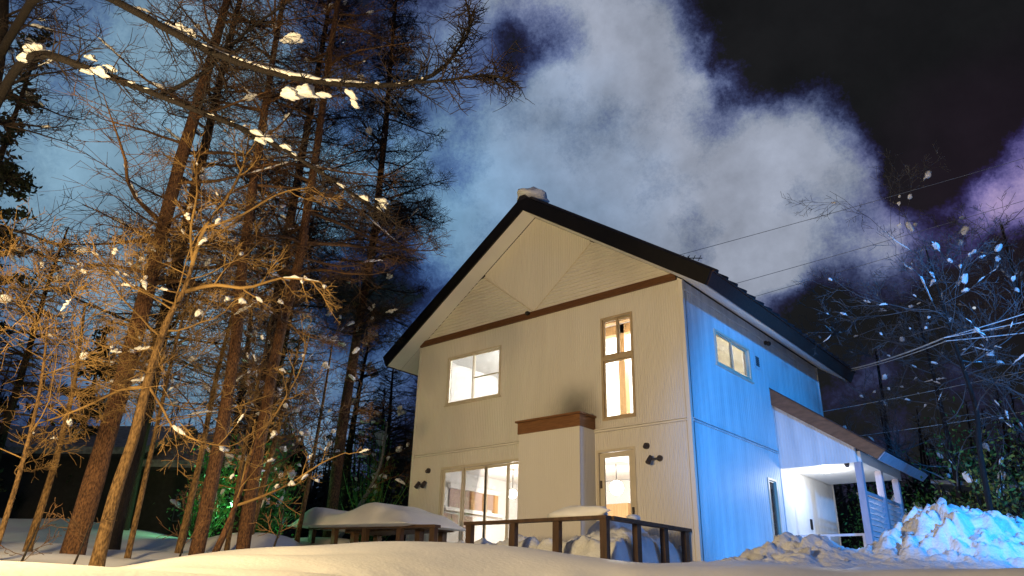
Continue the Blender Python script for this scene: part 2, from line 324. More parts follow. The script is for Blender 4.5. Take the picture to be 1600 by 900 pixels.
WIN = (-6.25, -4.58, 4.19, 5.35); TALL = (-1.86, -1.13, 3.28, 5.38); PATIO = (-6.27, -3.62, .56, 2.74); DOOR = (-2.02, -1.18, .56, 2.70)
FH = [WIN, TALL, PATIO, DOOR]
SWIN = (1.25, 2.90, 4.43, 5.14); SNAR = (3.20, 3.64, .9, 2.46); SH = [SWIN, SNAR]
for z0, z1 in ((.3, 3.055), (3.125, 5.81)):
    for r in rects(-HW+.07, -.07, z0, z1, FH): corrugated('siding_panel', front, *r, 'siding_dark_patch' if z0 > 3 else 'siding_cream', house)
    for r in rects(.07, 3.95, z0, min(z1, 5.79), SH): corrugated('side_siding_panel', side, *r, 'siding_side', house, pitch=.09, depth=.006)
corrugated('side_siding_panel', side, 3.952, HL, 4.4, 5.79, 'siding_side', house, pitch=.09, depth=.006)
corrugated('porch_siding_panel', side, 3.952, 4.55, .3, 2.78, 'porch_white', house, pitch=.2, depth=.003)
corrugated('porch_siding_panel', side, 4.565, HL, .3, 2.78, 'porch_white', house, pitch=.2, depth=.003)
# storey seams: a pair of thin strips
MB().box(-HW+.07, -.07, -.030, .02, 3.058, 3.080).box(-HW+.07, -.07, -.030, .02, 3.104, 3.122).build('storey_trim', 'siding_cream', house)
MB().box(-.02, .030, .07, 3.925, 3.058, 3.080).box(-.02, .030, .07, 3.925, 3.104, 3.122).build('storey_trim', 'siding_side', house)
MB().box(-.02, .016, .07, HL, 5.60, 5.63).build('frieze_trim', 'siding_side', house)
# corner trims
MB().box(-.068, -.0, -.014, -.0005, .3, 5.80).box(-.068, .014, -.0145, .068, .3, 5.8).build('corner_trim', 'siding_cream', house)
MB().box(-HW-.014, -HW+.068, -.014, .068, .3, 5.80).build('corner_trim', 'siding_cream', house)
MB().box(-.05, .016, 3.93, 3.95, .3, 4.4).build('corner_trim', 'siding_side', house)
MB().box(-.05, .014, HL, HL+.05, .3, 5.8).build('corner_trim', 'siding_side', house)
# solid wall cores (also the inside faces of the rooms)
core = MB()
for p, q, z0, z1 in rects(-HW, 0, .3, 5.8, FH): core.box(p, q, .022, .13, z0, z1)
for p, q, z0, z1 in rects(.131, HL, .3, 5.8, SH): core.box(-.13, -.012, p, q, z0, z1)
core.box(-HW, -HW+.12, .131, HL, .3, 5.8).box(-HW+.121, -.131, HL-.12, HL, .3, 5.8)
core.prism_y([(-HW, 5.801), (0, 5.801), (XR, ZA-.02)], .022, .10)
core.prism_y([(-HW, 5.801), (0, 5.801), (XR, ZA-.02)], HL-.1, HL)
core.build('wall_core', 'interior', house)
MB().box(-HW+.13, -.14, .14, HL-.13, .40, .55).build('floor_slab', 'pine', house)
MB().box(-HW+.13, -.14, .14, HL-.13, 2.93, 3.13).build('upper_floor', 'interior', house)
MB().box(-HW+.13, -.14, .14, HL-.13, 5.66, 5.74).build('ceiling', 'interior', house)
MB().box(-HW+.13, -.14, 4.6, 4.7, .56, 2.92).box(-HW+.13, -.14, 3.9, 4.0, 3.14, 5.65).box(-3.3, -3.2, .15, 3.89, 3.14, 5.65).build('room_partition', 'interior', house)
# gable: band, lap-board triangles, ribbed lozenge
MB().box(-HW+.02, -.10, -.05, .0, 5.81, 5.955).build('gable_band', 'band_brown', house)
zl = lambda z: XR-(ZA-z)/SL; zr_ = lambda z: XR+(ZA-z)/SL
ZB = 5.958; KD = (7.19-ZB)/1.55                  # lozenge lower edges
for sgn in (-1, 1):
    V = []; Fc = []; z = ZB; p = .082
    while z < 7.17:
        z1 = min(z+p, 7.19)
        def ends(zz):
            o = (ZA-zz)/SL-.005; i = (zz-ZB)/KD+.015; return (XR+sgn*i, XR+sgn*max(o, i+.001))
        i0, o0 = ends(z); i1, o1 = ends(z1); k = len(V)
        V += [(i0, -.022, z), (o0, -.022, z), (o1, .004, z1), (i1, .004, z1), (i0, .004, z), (o0, .004, z)]
        q = [(k, k+1, k+2, k+3), (k+4, k+5, k+1, k)]
        Fc += q if sgn > 0 else [f[::-1] for f in q]; z = z1
    obj('gable_board_panel', V, Fc, 'siding_cream', house)
    a = MB(); i0, i1 = XR+sgn*.0, XR+sgn*1.55
    a.hexa([(i0, -.02, ZB), (i0+sgn*.022, -.02, ZB), (i0+sgn*.022, .01, ZB), (i0, .01, ZB), (i1, -.02, 7.19), (i1+sgn*.022, -.02, 7.19), (i1+sgn*.022, .01, 7.19), (i1, .01, 7.19)])
    a.build('lozenge_trim', 'frame_alu', house)
corrugated('lozenge_panel', front, XR-1.53, XR+1.53, lambda a: ZB+KD*abs(a-XR)+.01, lambda a: zs(a)-.004, 'siding_cream', house)
# roof
roof = MB()
YF, YB = -.45, 7.5
for s in (-1, 1):
    X = lambda d: XR+s*d
    roof.prism_y([(X(0), ZA+.03), (X(4.345), 5.37), (X(4.46), 5.585), (X(0), 8.67)][::s], YF, YB)
roofo = roof.build('roof', 'roof_metal', house)
for s in (-1, 1):
    X = lambda d: XR+s*d
    MB().prism_y([(X(0), ZA+.0), (X(4.355), 5.335), (X(4.49), 5.60), (X(0), 8.70)][::s], YF-.045, YF-.002).build('barge_board', 'barge_black', roofo)
    MB().prism_y([(X(0), ZA+.0), (X(4.355), 5.335), (X(4.49), 5.60), (X(0), 8.70)][::s], YB+.002, YB+.04).build('barge_board', 'barge_black', roofo)
    MB().prism_y([(X(4.347), 5.350), (X(4.372), 5.336), (X(4.49), 5.575), (X(4.462), 5.588)][::s], YF+.0, YB).build('fascia_board', 'fascia_brown', roofo)
    MB().prism_y([(X(4.463), 5.592), (X(4.52), 5.565), (X(4.53), 5.585), (X(4.473), 5.615)][::s], YF, YB).build('drip_edge', 'fascia_brown', roofo)
    # standing seams over the roof, each with its end at the eave
    for i in range(20):
        y = YF+.12+i*.405
        nx_, nz_ = .567*s, .824
        p0 = Vector((X(4.52), y, 5.585)); p1 = Vector((X(.05), y, 8.70)); nn = Vector((nx_, 0, nz_))
        q = []
        for base in (p0, p1):
            q.append([base+Vector((0, -.055, 0)), base+Vector((0, .055, 0)), base+Vector((0, .03, 0))+nn*.055, base+Vector((0, -.03, 0))+nn*.055])
        MB().hexa(q[0]+q[1]).build('roof_seam', 'roof_metal', roofo)
    # soffit: plain strip under the front overhang, narrow boards under the eaves
    MB().prism_y([(X(.0), ZA-.0), (X(4.33), zs(X(4.33))), (X(4.33), zs(X(4.33))+.024), (X(0), ZA+.024)][::s], YF+.003, -.016).build('soffit_panel', 'soffit', roofo)
    nb = 56
    for i in range(nb):
        y0 = .0+i*(7.45/nb)
        z0, z1 = zs(X(3.66)), zs(X(4.33))
        MB().prism_y([(X(3.66), z0), (X(4.33), z1), (X(4.33), z1+.02), (X(3.66), z0+.02)][::s], y0+.004, y0+7.45/nb-.004).build('soffit_board', 'soffit', roofo)
MB().prism_y([(XR-.16, 8.60), (XR+.16, 8.60), (XR+.05, 8.76), (XR-.05, 8.76)], YF-.05, YB+.04).build('ridge_cap', 'roof_metal', roofo)

# windows -------------------------------------------------------------
def bar(mb, mp, a0, a1, z0, z1, d0, d1):
    c = [mp(a0, d0, z0), mp(a1, d0, z0), mp(a1, d1, z0), mp(a0, d1, z0), mp(a0, d0, z1), mp(a1, d0, z1), mp(a1, d1, z1), mp(a0, d1, z1)]
    mb.hexa(c); return mb
def ring(mp, a0, a1, z0, z1, w, d0, d1):
    mb = MB(); bar(mb, mp, a0, a1, z0, z0+w, d0, d1); bar(mb, mp, a0, a1, z1-w, z1, d0, d1)
    bar(mb, mp, a0, a0+w, z0+w, z1-w, d0, d1); bar(mb, mp, a1-w, a1, z0+w, z1-w, d0, d1); return mb
def window(name, mp, r, m, w=.05, label=None):
    a0, a1, z0, z1 = r
    f = ring(mp, a0-.01, a1+.01, z0-.01, z1+.01, w, .022, -.09).build(name, m, house)
    if label: f['label'] = label
    return f
def sash(parent, mp, a0, a1, z0, z1, m, w=.03, d=-.03, cross=None):
    s = ring(mp, a0, a1, z0, z1, w, d+.014, d-.014)
    if cross: bar(s, mp, a0+w, a1-w, cross-.012, cross+.012, d+.011, d-.011)
    s.build('sash', m, parent)
    p = MB(); bar(p, mp, a0+w*.7, a1-w*.7, z0+w*.7, z1-w*.7, d+.003, d-.003); p.build('pane', 'glass', parent)
w1 = window('window', front, WIN, 'frame_alu', .045, 'upper window with one crossbar in its right sash')
sash(w1, front, -6.215, -5.43, 4.225, 5.315, 'frame_alu', .028, -.025); sash(w1, front, -5.455, -4.615, 4.225, 5.315, 'frame_alu', .028, -.055, cross=4.745)
sl_ = MB(); bar(sl_, front, WIN[0]-.04, WIN[1]+.04, 4.155, 4.178, .045, -.01); sl_.build('sill', 'frame_alu', w1)
w2 = window('window', front, TALL, 'frame_brown', .045, 'tall narrow window of two small sashes over a fixed pane')
tr_ = MB(); bar(tr_, front, -1.83, -1.16, 4.47, 4.56, .018, -.08); tr_.build('transom', 'frame_brown', w2)
sash(w2, front, -1.825, -1.475, 4.565, 5.34, 'frame_brown', .04, -.025); sash(w2, front, -1.505, -1.165, 4.565, 5.34, 'frame_brown', .04, -.055)
sash(w2, front, -1.825, -1.165, 3.32, 4.465, 'frame_brown', .03, -.03)
w3 = window('patio_door', front, PATIO, 'frame_alu', .055)
for i, (a, b) in enumerate(((-6.22, -5.585), (-5.625, -4.93), (-4.97, -4.285), (-4.325, -3.67))):
    sash(w3, front, a, b, .61, 2.69, 'frame_alu', .055, -.025 if i in (0, 3) else -.06)
w4 = window('door_frame', front, DOOR, 'frame_alu', .05)
d4 = ring(front, -1.975, -1.225, .6, 2.655, .10, -.02, -.055); bar(d4, front, -1.875, -1.325, .7, .95, -.024, -.05)
d4 = d4.build('door', 'frame_alu', w4)
p = MB(); bar(p, front, -1.89, -1.31, .94, 2.57, -.034, -.040); p.build('pane', 'glass', w4)
p = MB(); bar(p, front, -1.965, -1.93, 2.0, 2.14, .0, -.02); bar(p, front, -1.275, -1.245, 1.45, 1.62, .02, -.02); p.build('door_handle', 'lamp_grey', w4)
w5 = window('window', side, SWIN, 'frame_alu', .045, 'sliding side window with drawn cream blind')
sash(w5, side, 1.285, 2.09, 4.465, 5.105, 'frame_alu', .028, -.025); sash(w5, side, 2.06, 2.865, 4.465, 5.105, 'frame_alu', .028, -.055)
obj('blind', [(-.17, 1.2, 4.40), (-.17, 2.95, 4.40), (-.17, 2.95, 5.17), (-.17, 1.2, 5.17)], [(0, 1, 2, 3)], 'curtain', w5)
sl_ = MB(); bar(sl_, side, 1.2, 2.95, 4.385, 4.412, .045, -.01); sl_.build('sill', 'frame_alu', w5)
w6 = window('side_light', side, SNAR, 'frame_alu', .04, 'narrow side window with purple-brown curtain beside the porch')
sash(w6, side, 3.235, 3.605, .94, 2.425, 'frame_alu', .022, -.03)
obj('curtain', [(-.138+.008*(k_ % 2), 3.2+.44*k_/16, z_) for z_ in (.9, 2.46) for k_ in range(17)], [(k_, k_+1, k_+18, k_+17) for k_ in range(16)], 'curtain_blue', w6)
# bay box on the front wall, with a brown cap
bay = MB(); bay.box(-3.575, -2.08, -.49, -.02, .3, 3.11).build('bay_core', 'siding_cream', house)
corrugated('bay_siding_panel', front, -3.58, -2.075, .3, 3.115, 'siding_cream', house, off=.5, depth=.0035)
corrugated('bay_siding_panel', side, -.5, -.001, .3, 3.115, 'siding_cream', house, off=-2.068, depth=.0035)
MB().box(-3.60, -2.052, -.525, -.001, 3.117, 3.345).build('bay_cap', 'cap_brown', house)
MB().box(-3.645, -2.02, -.56, -.001, 3.347, 3.385).build('bay_cap_board', 'cap_brown', house)

# porch ----------------------------------------------------------------
PY0, PY1 = 3.95, 6.95
zp = lambda x: 4.12-.685*x
corrugated('porch_gable_panel', front, .02, 1.57, 2.775, lambda a: zp(a)+.02, 'siding_side', house, pitch=.06, depth=.006, off=-PY0)
MB().prism_y([(.02, 2.78), (1.57, 2.78), (1.57, zp(1.57)+.03), (.02, zp(.02)+.03)], PY0+.01, PY0+.10).build('porch_gable_core', 'porch_white', house)
MB().box(.02, 1.58, PY0-.012, PY0+.012, 2.745, 2.776).build('porch_gable_trim', 'siding_side', house)
MB().box(.016, 1.50, PY0+.015, PY1, 2.782, 2.82).build('porch_ceiling', 'porch_white', house)
MB().box(1.502, 1.64, PY0+.101, PY1, 2.76, 2.98).build('porch_beam', 'porch_white', house)
pr = MB().prism_y([(.016, zp(.016)+.03), (1.985, zp(1.985)+.02), (2.12, 2.89), (.016, 4.47)], PY0-.06, 7.25).build('porch_roof', 'roof_metal', house)
MB().prism_y([(.005, zp(.005)), (1.99, zp(1.99)), (2.15, 2.905), (.005, 4.485)], PY0-.105, PY0-.062).build('rake_board', 'rake_brown', pr)
MB().prism_y([(1.99, zp(1.99)-.005), (2.012, zp(1.99)-.015), (2.155, 2.885), (2.123, 2.90)], PY0-.06, 7.25).build('fascia_board', 'post_grey', pr)
MB().prism_y([(-.0, 4.488), (2.17, 2.893), (2.18, 2.918), (-.0, 4.513)], PY0-.12, 7.27).build('roof_sheet', 'roof_metal', pr)
MB().prism_y([(1.645, zp(1.645)+.0), (1.985, zp(1.985)), (1.985, zp(1.985)+.018), (1.645, zp(1.645)+.018)], PY0-.055, 7.2).build('soffit_panel', 'porch_white', pr)
for y in (4.06, 5.42, 6.70): MB().box(1.505, 1.635, y-.065, y+.065, .5, 2.76).build('porch_post', 'post_grey', house)
sf = MB()
for y in (5.34, 5.50): sf.box(1.50, 1.53, y-.02, y+.02, .8, 2.17)
sf.box(1.53, 1.59, 4.126, 5.354, 2.15, 2.22).box(1.53, 1.59, 5.486, 6.634, 2.15, 2.22)
sf = sf.build('screen_frame', 'post_grey', house)
for y0, y1 in ((4.128, 5.352), (5.488, 6.632)):
    for k in range(12):
        z = .82+k*.111
        MB().hexa([(1.525, y0, z), (1.537, y0, z-.01), (1.537, y1, z-.01), (1.525, y1, z), (1.585, y0, z+.075), (1.597, y0, z+.065), (1.597, y1, z+.065), (1.585, y1, z+.075)]).build('slat', 'slat_white', sf)
hr = MB().box(.03, 1.43, 4.28, 4.32, 1.37, 1.415).build('porch_handrail', 'slat_white', house)
for x in (.05, .72, 1.40): MB().box(x-.025, x+.025, 4.285, 4.315, .5, 1.37).build('baluster', 'slat_white', hr)
MB().box(.015, 1.62, 3.97, 6.95, .4, .56).build('porch_floor', 'deck_wood', house)
MB().box(.006, .03, 5.36, 5.45, 1.62, 1.84).build('intercom', 'black', house)
o = MB().sphere((.72, 4.67, 2.76), .13, 14, 8, .45).build('porch_lamp', 'bulb_cool'); tag(o, 'round white ceiling lamp glowing under the porch roof', 'lamp')
lamp('porch_light', 'POINT', (.72, 4.67, 2.56), 42, (1, .97, .93), .12, parent=None)
o = MB().cyl((1.33, 4.12, 2.74), (1.33, 4.12, 2.78), .05).sphere((1.33, 4.12, 2.73), .045).build('security_camera', 'lamp_grey'); tag(o, 'small dome camera on the porch ceiling by the first post', 'camera')

# rooms behind the glass ------------------------------------------------
# lower room: hatch wall and shelves along its left wall
kit = empty('kitchen_hatch', (-7.1, 1, .55)); tag(kit, 'wood-trimmed kitchen hatch and shelves seen through the patio doors', 'kitchen unit')
XL = -7.14
MB().box(XL, XL+.03, 1.15, 2.32, 2.06, 2.50).build('hatch_panel', 'pinkish', kit)
MB().box(XL, XL+.03, 2.46, 2.86, 2.13, 2.57).build('hatch_panel', 'pinkish', kit)
MB().box(XL, XL+.10, 1.08, 2.95, 2.50, 2.62).build('hatch_lintel', 'interior', kit)
for y in (1.85, 2.33, 2.74): MB().box(XL, XL+.09, y, y+.12, 2.04, 2.50).build('hatch_post', 'pine', kit)
MB().box(XL, XL+.16, .9, 3.0, 1.96, 2.04).build('hatch_counter', 'interior', kit)
for y0, y1 in ((.98, 1.22), (1.25, 1.48), (1.64, 1.98)): MB().box(XL, XL+.04, y0, y1, 1.58, 1.90).build('shelf_niche', 'pinkish', kit)
o = MB().box(-6.9, -3.6, 3.6, 4.2, .56, 1.42).build('kitchen_counter', 'interior'); tag(o, 'white kitchen counter at the back of the lit ground-floor room', 'counter')
o = MB().box(-4.9, -4.0, 4.25, 4.58, 1.5, 2.3).build('wall_cabinet', 'pine'); tag(o, 'wooden wall cabinet seen through the glass door', 'cabinet')
def pendant(loc, label, r=.14, e=130, col=(1, .95, .88)):
    t = empty('pendant_lamp', loc); tag(t, label, 'lamp')
    x, y, z = loc
    MB().sphere((x, y, z), r).build('globe', 'bulb', t); MB().cyl((x, y, z+r), (x, y, 2.93), .008).build('cord', 'black', t)
    lamp('lamp_light', 'POINT', (x, y, z-r-.12), e, col, .12, parent=t)
pendant((-5.75, 1.9, 2.36), 'bright globe lamp behind the right patio pane', .11, 130)
pendant((-3.2, 2.5, 2.40), 'glowing pendant lamp behind the glass door', .16, 130)
def ceil_lamp(x, y, z, e, label, col=(1, .96, .90)):
    t = MB().cyl((x, y, z-.08), (x, y, z), .2, .22, 16).build('ceiling_lamp', 'bulb'); tag(t, label, 'lamp')
    lamp('ceiling_light', 'POINT', (x, y, z-.25), e, col, .15, parent=None)
ceil_lamp(-5.0, 2.2, 5.65, 950, 'round ceiling lamp in the upper left room')
ceil_lamp(-1.7, 2.4, 5.65, 560, 'round ceiling lamp in the upper stair hall')
MB().box(-2.18, -2.02, 1.12, 1.28, 3.14, 5.65).build('wooden_column', 'pine', house)
MB().box(-3.19, -.15, 1.12, 1.28, 5.45, 5.655).box(-3.19, -.15, .3, .42, 5.38, 5.655).build('ceiling_beam', 'pine', house)
MB().box(-7.13, -5.3, 2.2, 2.32, 4.86, 5.0).build('loft_beam', 'pine', house)

# fixtures on the walls -------------------------------------------------
def sensor(x, z, label):
    o = MB().cyl((x, 0, z), (x, -.04, z), .060, .055, 16).sphere((x-.01, -.055, z-.02), .042).build('motion_sensor', 'lamp_grey', smooth=False); tag(o, label, 'sensor')
def spot(x, z, label, heads):
    t = empty('wall_spotlight', (x, 0, z)); tag(t, label, 'spotlight')
    MB().cyl((x, 0, z), (x, -.03, z), .058, .054, 16).build('mount', 'lamp_grey', t)
    for dx in heads:
        c = Vector((x+dx, -.11, z-.02)); MB().cyl((x, -.03, z), c, .018, n=8).build('arm', 'lamp_grey', t)
        d = Vector((dx*.6, -.5, -.75)).normalized(); MB().cyl(c-d*.07, c+d*.08, .036, .050, 14).build('lamp_head', 'lamp_grey', t)
sensor(-6.69, 2.72, 'round grey motion sensor on the wall left of the patio door')
spot(-6.82, 2.43, 'twin-headed wall spotlight below the left motion sensor', (-.10, .10))
sensor(-.92, 2.69, 'round grey motion sensor on the wall right of the glass door')
spot(-.66, 2.44, 'single-headed wall spotlight near the house corner', (-.16,))
o = MB().cyl((XR-.1, -.05, 5.93), (XR-.1, -.09, 5.93), .035).sphere((XR-.1, -.12, 5.91), .05).build('security_camera', 'black'); tag(o, 'small black camera at the foot of the gable lozenge', 'camera')
o = MB().cyl((.0, 3.88, 5.56), (.05, 3.88, 5.56), .05).sphere((.09, 3.88, 5.53), .055).build('security_camera', 'black'); tag(o, 'small dark camera high on the blue-lit side wall', 'camera')
v = empty('wall_vent', (0, 3.28, 4.97)); tag(v, 'small square vent beside the side window', 'vent')
MB().box(.002, .02, 3.12, 3.44, 4.80, 5.14).build('vent_plate', 'siding_side', v)
for k in range(5): MB().box(.02, .035, 3.2, 3.36, 4.86+k*.045, 4.89+k*.045).build('louver', 'lamp_grey', v)
t = empty('roof_antenna', (-.95, 2.3, 7.2)); tag(t, 'small television antenna standing on the roof slope', 'antenna')
MB().cyl((-.95, 2.3, 6.85), (-.95, 2.3, 7.42), .016).build('mast', 'black', t); MB().cyl((-1.2, 2.1, 7.38), (-.7, 2.5, 7.38), .011).build('boom', 'black', t)
for k in range(5):
    c = Vector((-1.15+.1*k, 2.14+.08*k, 7.38)); MB().cyl(c+Vector((.09, -.11, 0)), c-Vector((.09, -.11, 0)), .008).build('element', 'black', t)

# ------------------------------------------------------------------ deck rails
def rail(name, label, p0, p1, posts, z0, z1, th=.12):
    t = empty(name, p0[:2]+(.5,)); tag(t, label, 'railing', 'deck railings')
    a, b = Vector(p0), Vector(p1); d = (b-a).normalized(); n = Vector((-d.y, d.x, 0))
    q = lambda P, s, z: tuple(P+n*s+Vector((0, 0, z)))
    MB().hexa([q(a, -.075, -.05), q(b, -.075, -.05), q(b, .075, -.05), q(a, .075, -.05), q(a, -.075, 0), q(b, -.075, 0), q(b, .075, 0), q(a, .075, 0)]).build('top_rail', 'deck_wood', t)
    for x in posts:
        c = a+(b-a)*x; h = th/2
        e = lambda s, r, z: tuple(Vector((c.x, c.y, 0))+d*s+n*r+Vector((0, 0, z)))
        zt = c.z-.052
        MB().hexa([e(-h, -.045, .2), e(h, -.045, .2), e(h, .045, .2), e(-h, .045, .2), e(-h, -.045, zt), e(h, -.045, zt), e(h, .045, zt), e(-h, .045, zt)]).build('post', 'deck_wood', t)
    return t
rail('deck_railing', 'dark wooden deck railing left of the steps, topped with snow', (-7.44, -2.5, 1.30), (-3.72, -2.5, 1.20), (.018, .22, .475, .74, .975), .5, 1.2)
rail('deck_railing', 'dark wooden deck railing in front of the bay', (-3.02, -2.5, 1.21), (-.16, -2.5, 1.19), (.03, .365, .672, .975), .5, 1.2)
rail('deck_railing', 'dark wooden deck railing running back to the house corner', (-.19, -2.42, 1.188), (-.19, -.03, 1.20), (.31, .66, .955), .5, 1.2)
dk = empty('deck', (-3.7, -1.2, .3)); tag(dk, 'wooden deck under deep snow along the front wall', 'deck')
for i in range(20): MB().box(-7.5, -.1, -2.56+i*.128, -2.56+i*.128+.12, .42, .48).build('deck_board', 'deck_wood', dk)
tb = empty('garden_table', (-5.6, -1.9, .48)); tag(tb, 'dark wooden table buried under a snow slab behind the left railing', 'table')
MB().box(-6.7, -4.4, -2.2, -1.4, 1.18, 1.25).build('table_top', 'deck_wood', tb)
for x in (-6.5, -4.6):
    for y in (-2.1, -1.5): MB().box(x-.06, x+.06, y-.06, y+.06, .48, 1.18).build('leg', 'deck_wood', tb)

# ------------------------------------------------------------------ snow bodies
def fbm(p, o=4): return noise.fractal(Vector(p), 1.0, 2.0, o)
def snow_sheet(name, x0, x1, y0, y1, f_top, f_bot, m, nx=90, ny=40):
    us = np.linspace(x0, x1, nx); vs = np.linspace(y0, y1, ny); V = []; Fc = []
    for a in us:
        for b in vs: V.append((a, b, f_top(a, b)))
    off = len(V)
    for a in us:
        for b in vs: V.append((a, b, min(f_bot(a, b), f_top(a, b)-.004)))
    for i in range(nx-1):
        for j in range(ny-1):
            k = i*ny+j; Fc.append((k, k+ny, k+ny+1, k+1)); k += off; Fc.append((k, k+1, k+ny+1, k+ny))
    edge = [(i*ny) for i in range(nx)]+[(nx-1)*ny+j for j in range(1, ny)]+[i*ny+ny-1 for i in range(nx-2, -1, -1)]+[j for j in range(ny-2, 0, -1)]
    for a, b in zip(edge, edge[1:]+edge[:1]): Fc.append((a, a+off, b+off, b))
    return obj(name, V, Fc, m, None, True)
def sm_(e0, e1, x): t = min(1, max(0, (x-e0)/(e1-e0))); return t*t*(3-2*t)
def deck_top(x, y):
    z = .86+.10*fbm((x*.8, y*.9, 1))
    z += .40*math.exp(-((x+.95)/.50)**2-((y+1.0)/.6)**2)*(1+.5*fbm((x*2.5, y*2.5, 4)))
    z += .16*math.exp(-((x+.62)/.3)**2-((y+1.6)/.35)**2) + .10*math.exp(-((x+2.4)/.5)**2-((y+1.7)/.4)**2)
    z += .09*fbm((x*3.4, y*3.4, 7))+.04*fbm((x*9, y*9, 2))
    q = Vector((x*2.2, y*2.2, 1.3)); q = q+noise.noise_vector(q)*.3; dv, _p = noise.voronoi(q); z += .22*(min(dv[1]-dv[0], .5)-.2)
    e = min(sm_(-7.4, -7.0, x), 1-sm_(-.36, -.18, x+.06*fbm((y*3, 2, 2))), sm_(-2.42, -2.0, y))
    return .48+(z-.48)*max(.05, e)
o = snow_sheet('deck_snow', -7.4, -.12, -2.42, -.03, deck_top, lambda a, b: .475, 'snow_rough', 220, 80); tag(o, 'lumpy snow heaped on the deck behind the railings', 'snow')
def slab_top(x, y):
    z = 1.52+.20*math.exp(-((x+5.5)/.60)**2)+.17*math.exp(-((x+7.35)/.35)**2)+.02*fbm((x*1.5, y*2, 3))
    e = min(sm_(-7.85, -7.45, x), 1-sm_(-4.7, -4.2, x)); ey = min(sm_(-2.86, -2.5, y), 1-sm_(-1.5, -1.15, y))
    return 1.30+(z-1.30)*math.sqrt(max(0, e*ey))
def slab_bot(x, y):
    e = min(sm_(-7.85, -7.5, x), 1-sm_(-4.6, -4.2, x)); ey = min(sm_(-2.86, -2.55, y), 1-sm_(-1.5, -1.2, y))
    return 1.305-.03*math.sqrt(max(0, e*ey))
def slab_bot2(x, y): return slab_bot(x, y)+(-.027*(x+7.44)) if x > -7.44 else slab_bot(x, y)
o = snow_sheet('snow_slab', -7.85, -4.2, -2.86, -1.15, lambda x, y: slab_top(x, y)-.02*(x+7.4), lambda x, y: slab_bot(x, y)-.027*(x+7.4), 'snow_smooth', 110, 40)
tag(o, 'thick smooth snow slab bulging over the left deck railing', 'snow')
# snow lump left on the ridge
def lump(name, c, s, seed, m='snow', sub=3, rough=.25, flat=-.45, rot=0, freq=1.6):
    bm = bmesh.new(); bmesh.ops.create_icosphere(bm, subdivisions=sub, radius=1)
    for v_ in bm.verts:
        n = 1+rough*noise.fractal(v_.co*freq+Vector((seed*7.3, seed*3.1, 0)), .7, 2.2, 5); v_.co *= n
        if v_.co.z < flat: v_.co.z = flat+(v_.co.z-flat)*.25
        v_.co = Vector((v_.co.x*s[0], v_.co.y*s[1], v_.co.z*s[2]))
    me = bpy.data.meshes.new(name); bm.to_mesh(me); bm.free(); me.materials.append(M[m]); me.polygons.foreach_set('use_smooth', [True]*len(me.polygons))
    if c is None: return me
    o = bpy.data.objects.new(name, me); o.location = c; o.rotation_euler.z = rot; COL.objects.link(o); return o
o = lump('ridge_snow', (XR+.02, -.16, 8.78), (.34, .40, .19), 3); tag(o, 'rounded lump of snow left on the roof ridge', 'snow')
o = lump('rail_snow', (-.75, -2.42, 1.23), (.55, .13, .13), 5); tag(o, 'strip of snow lying on the railing in front of the door', 'snow')
o = lump('rail_snow', (-.19, -1.75, 1.215), (.09, .16, .06), 8); tag(o, 'small snow lump on the side railing near its first post', 'snow')
# shovelled snow heap on the right
CR = np.array([(1.0,-3.1,.40),(1.6,-2.73,.47),(1.77,-2.32,.62),(1.91,-1.8,.77),(2.07,-1.27,.91),(2.46,-.93,.83),(2.82,-.88,.79),(3.19,-.56,.84),(3.5,-.3,1.12),(3.73,-.1,1.43),(3.89,.3,1.35),(4.08,.47,1.26),(4.51,1.1,1.2),(5.19,1.68,1.12),(6.2,2.0,1.1)])
CG = ground_z(CR[:, 0], CR[:, 1])
def heap_h(x, y):
    x = np.asarray(x, float); y = np.asarray(y, float); best = np.zeros_like(x)
    for k in range(len(CR)-1):
        a, b = CR[k], CR[k+1]; e = b[:2]-a[:2]; t = np.clip(((x-a[0])*e[0]+(y-a[1])*e[1])/(e@e), 0, 1); dx = x-a[0]-e[0]*t; dy = y-a[1]-e[1]*t; d2 = dx*dx+dy*dy
        hz = a[2]-CG[k]+(b[2]-CG[k+1]-a[2]+CG[k])*t; w = np.where((-dx*e[1]+dy*e[0]) < 0, 1.15, .9)
        best = np.maximum(best, hz*np.exp(-d2/(w*w)*(1+.3*np.sqrt(d2))))
    return best
n1, n2 = 260, 270
hx, hy = np.meshgrid(np.linspace(.2, 6.8, n1), np.linspace(-4, 3, n2), indexing='ij'); HH = heap_h(hx, hy); GG = ground_z(hx, hy); HZ = np.zeros_like(HH)
for i in range(n1):
    for j in range(n2):
        x, y, h = hx[i, j], hy[i, j], HH[i, j]; q = Vector((x*1.7, y*1.7, .7))
        if h < .02: HZ[i, j] = GG[i, j]-.03; continue
        w_ = q+noise.noise_vector(q*1.3)*.25; bl = lambda f, o: abs(noise.noise(w_*f+Vector((o, o*2, 0))))
        HZ[i, j] = GG[i, j]-.03+h+min(1, h*3.0)*(.32*bl(1.3, 1)+.20*bl(2.7, 4)+.10*bl(6.0, 8)+.05*bl(14, 3)-.18)
ih = np.arange(n1*n2).reshape(n1, n2)
heap = np_mesh('snow_heap', np.stack([hx, hy, HZ], -1).reshape(-1, 3), np.stack([ih[:-1, :-1], ih[1:, :-1], ih[1:, 1:], ih[:-1, 1:]], -1).reshape(-1, 4), 'snow_rough', None, True); tag(heap, 'rugged heap of shovelled snow in front of the porch', 'snow heap')
chunks = []
